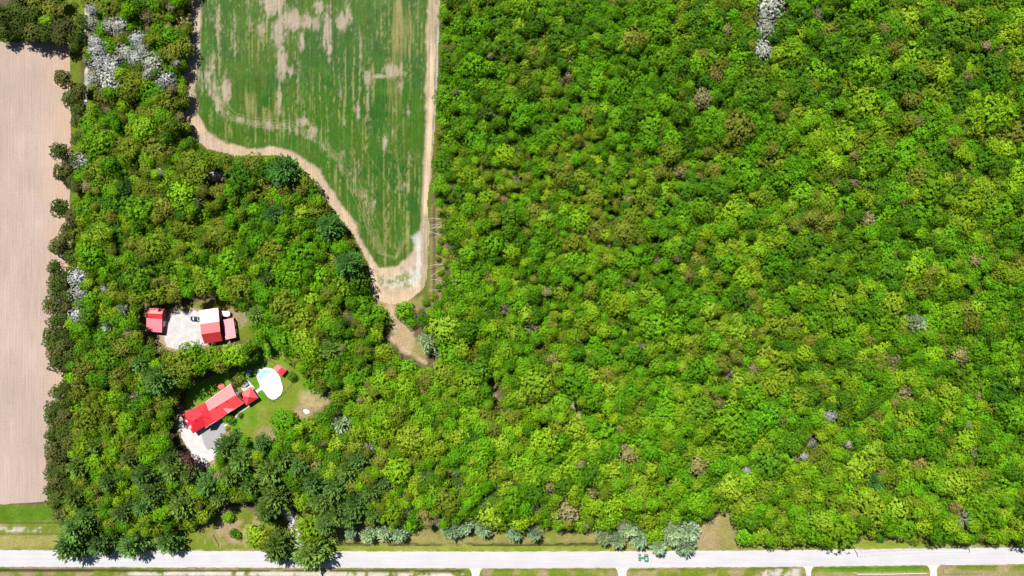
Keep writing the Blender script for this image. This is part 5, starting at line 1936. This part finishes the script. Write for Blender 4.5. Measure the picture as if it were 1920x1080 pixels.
# the remaining small crowns as one object: points with instanced crowns
pc = bpy.data.collections.new('forest_crowns')
protos = []
for kd in ('bright', 'lime', 'olive', 'dark', 'brown', 'bare', 'grey'):
    for me in VAR[kd]:
        o = bpy.data.objects.new('forest_crown', me)
        pc.objects.link(o)
        o['kind'] = 'stuff'
        protos.append((kd, o))
order = sorted(o.name for k, o in protos)
idx_of = {kd: [order.index(o.name) for k, o in protos if k == kd] for kd in ('bright', 'lime', 'olive', 'dark', 'brown', 'bare', 'grey')}
V, I, Rz, Sc = [], [], [], []
for kd, px, py, r, h, left in rest:
    R = r / F * (H - h * .7)
    sz = R * .85
    zc = h - sz * .8
    x, y = P(px, py, zc)
    V.append((x, y, zc))
    I.append(nrng.choice(idx_of[kd]))
    Rz.append((0, 0, nrng.uniform(0, 6.28)))
    Sc.append((R, R, sz))
me = bpy.data.meshes.new('forest')
me.from_pydata(V, [], [])
a = me.attributes.new('pick', 'INT', 'POINT')
a.data.foreach_set('value', I)
a = me.attributes.new('rot', 'FLOAT_VECTOR', 'POINT')
a.data.foreach_set('vector', [c for v in Rz for c in v])
a = me.attributes.new('scl', 'FLOAT_VECTOR', 'POINT')
a.data.foreach_set('vector', [c for v in Sc for c in v])
fo = bpy.data.objects.new('forest', me)
COL.objects.link(fo)
tag(fo, 'smaller crowns filling the canopy of both woods', 'forest', None, 'stuff')
gt = bpy.data.node_groups.new('forest', 'GeometryNodeTree')
gt.interface.new_socket('Geometry', in_out='INPUT', socket_type='NodeSocketGeometry')
gt.interface.new_socket('Geometry', in_out='OUTPUT', socket_type='NodeSocketGeometry')
gi = gt.nodes.new('NodeGroupInput')
go = gt.nodes.new('NodeGroupOutput')
ip = gt.nodes.new('GeometryNodeInstanceOnPoints')
ci = gt.nodes.new('GeometryNodeCollectionInfo')
ci.inputs['Collection'].default_value = pc
ci.inputs['Separate Children'].default_value = True
ci.inputs['Reset Children'].default_value = True


def attrn(nm, typ):
    n = gt.nodes.new('GeometryNodeInputNamedAttribute')
    n.data_type = typ
    n.inputs['Name'].default_value = nm
    return n.outputs[0]


gt.links.new(gi.outputs[0], ip.inputs['Points'])
gt.links.new(ci.outputs[0], ip.inputs['Instance'])
ip.inputs['Pick Instance'].default_value = True
gt.links.new(attrn('pick', 'INT'), ip.inputs['Instance Index'])
gt.links.new(attrn('rot', 'FLOAT_VECTOR'), ip.inputs['Rotation'])
gt.links.new(attrn('scl', 'FLOAT_VECTOR'), ip.inputs['Scale'])
gt.links.new(ip.outputs[0], go.inputs[0])
md = fo.modifiers.new('instances', 'NODES')
md.node_group = gt

# ---- leaning and fallen bare white trees over the field track
for (x0, y0, x1, y1) in [(829, 411, 802, 410), (824, 421, 806, 424), (832, 423, 804, 430), (836, 428, 810, 428), (823, 440, 800, 434), (834, 438, 815, 444), (831, 496, 801, 499), (837, 500, 806, 520), (836, 529, 808, 523),
                         (850, 526, 815, 533), (831, 544, 804, 545), (830, 390, 842, 412)]:
    a = Vector(P3(x0, y0, 0.4))
    b = Vector(P3(x1, y1, 3.2))
    root = empty('fallen_tree', (a.x, a.y, 0))
    tag(root, 'leaning bare white trunk over the track at the right edge of the crop field', 'tree', 'leaning white trunks by the field track')
    fr = Frame(root)
    mb = MB()
    m1 = a + (b - a) * .55 + Vector((0, .3, .5))
    mb.tube(a, m1, .15, .11, 6)
    mb.tube(m1, b, .11, .05, 6)
    fr('trunk', mb, m_birch)
    for j in range(4):
        mb = MB()
        q = a + (b - a) * nrng.uniform(.35, .95)
        d = (b - a).normalized() + Vector((nrng.uniform(-.3, .3), nrng.uniform(-.9, .9), nrng.uniform(-.2, .6)))
        mb.tube(q, q + d * nrng.uniform(.8, 1.8), .045, .02, 4)
        fr('branch', mb, m_birch)
print('objects', len(bpy.data.objects))
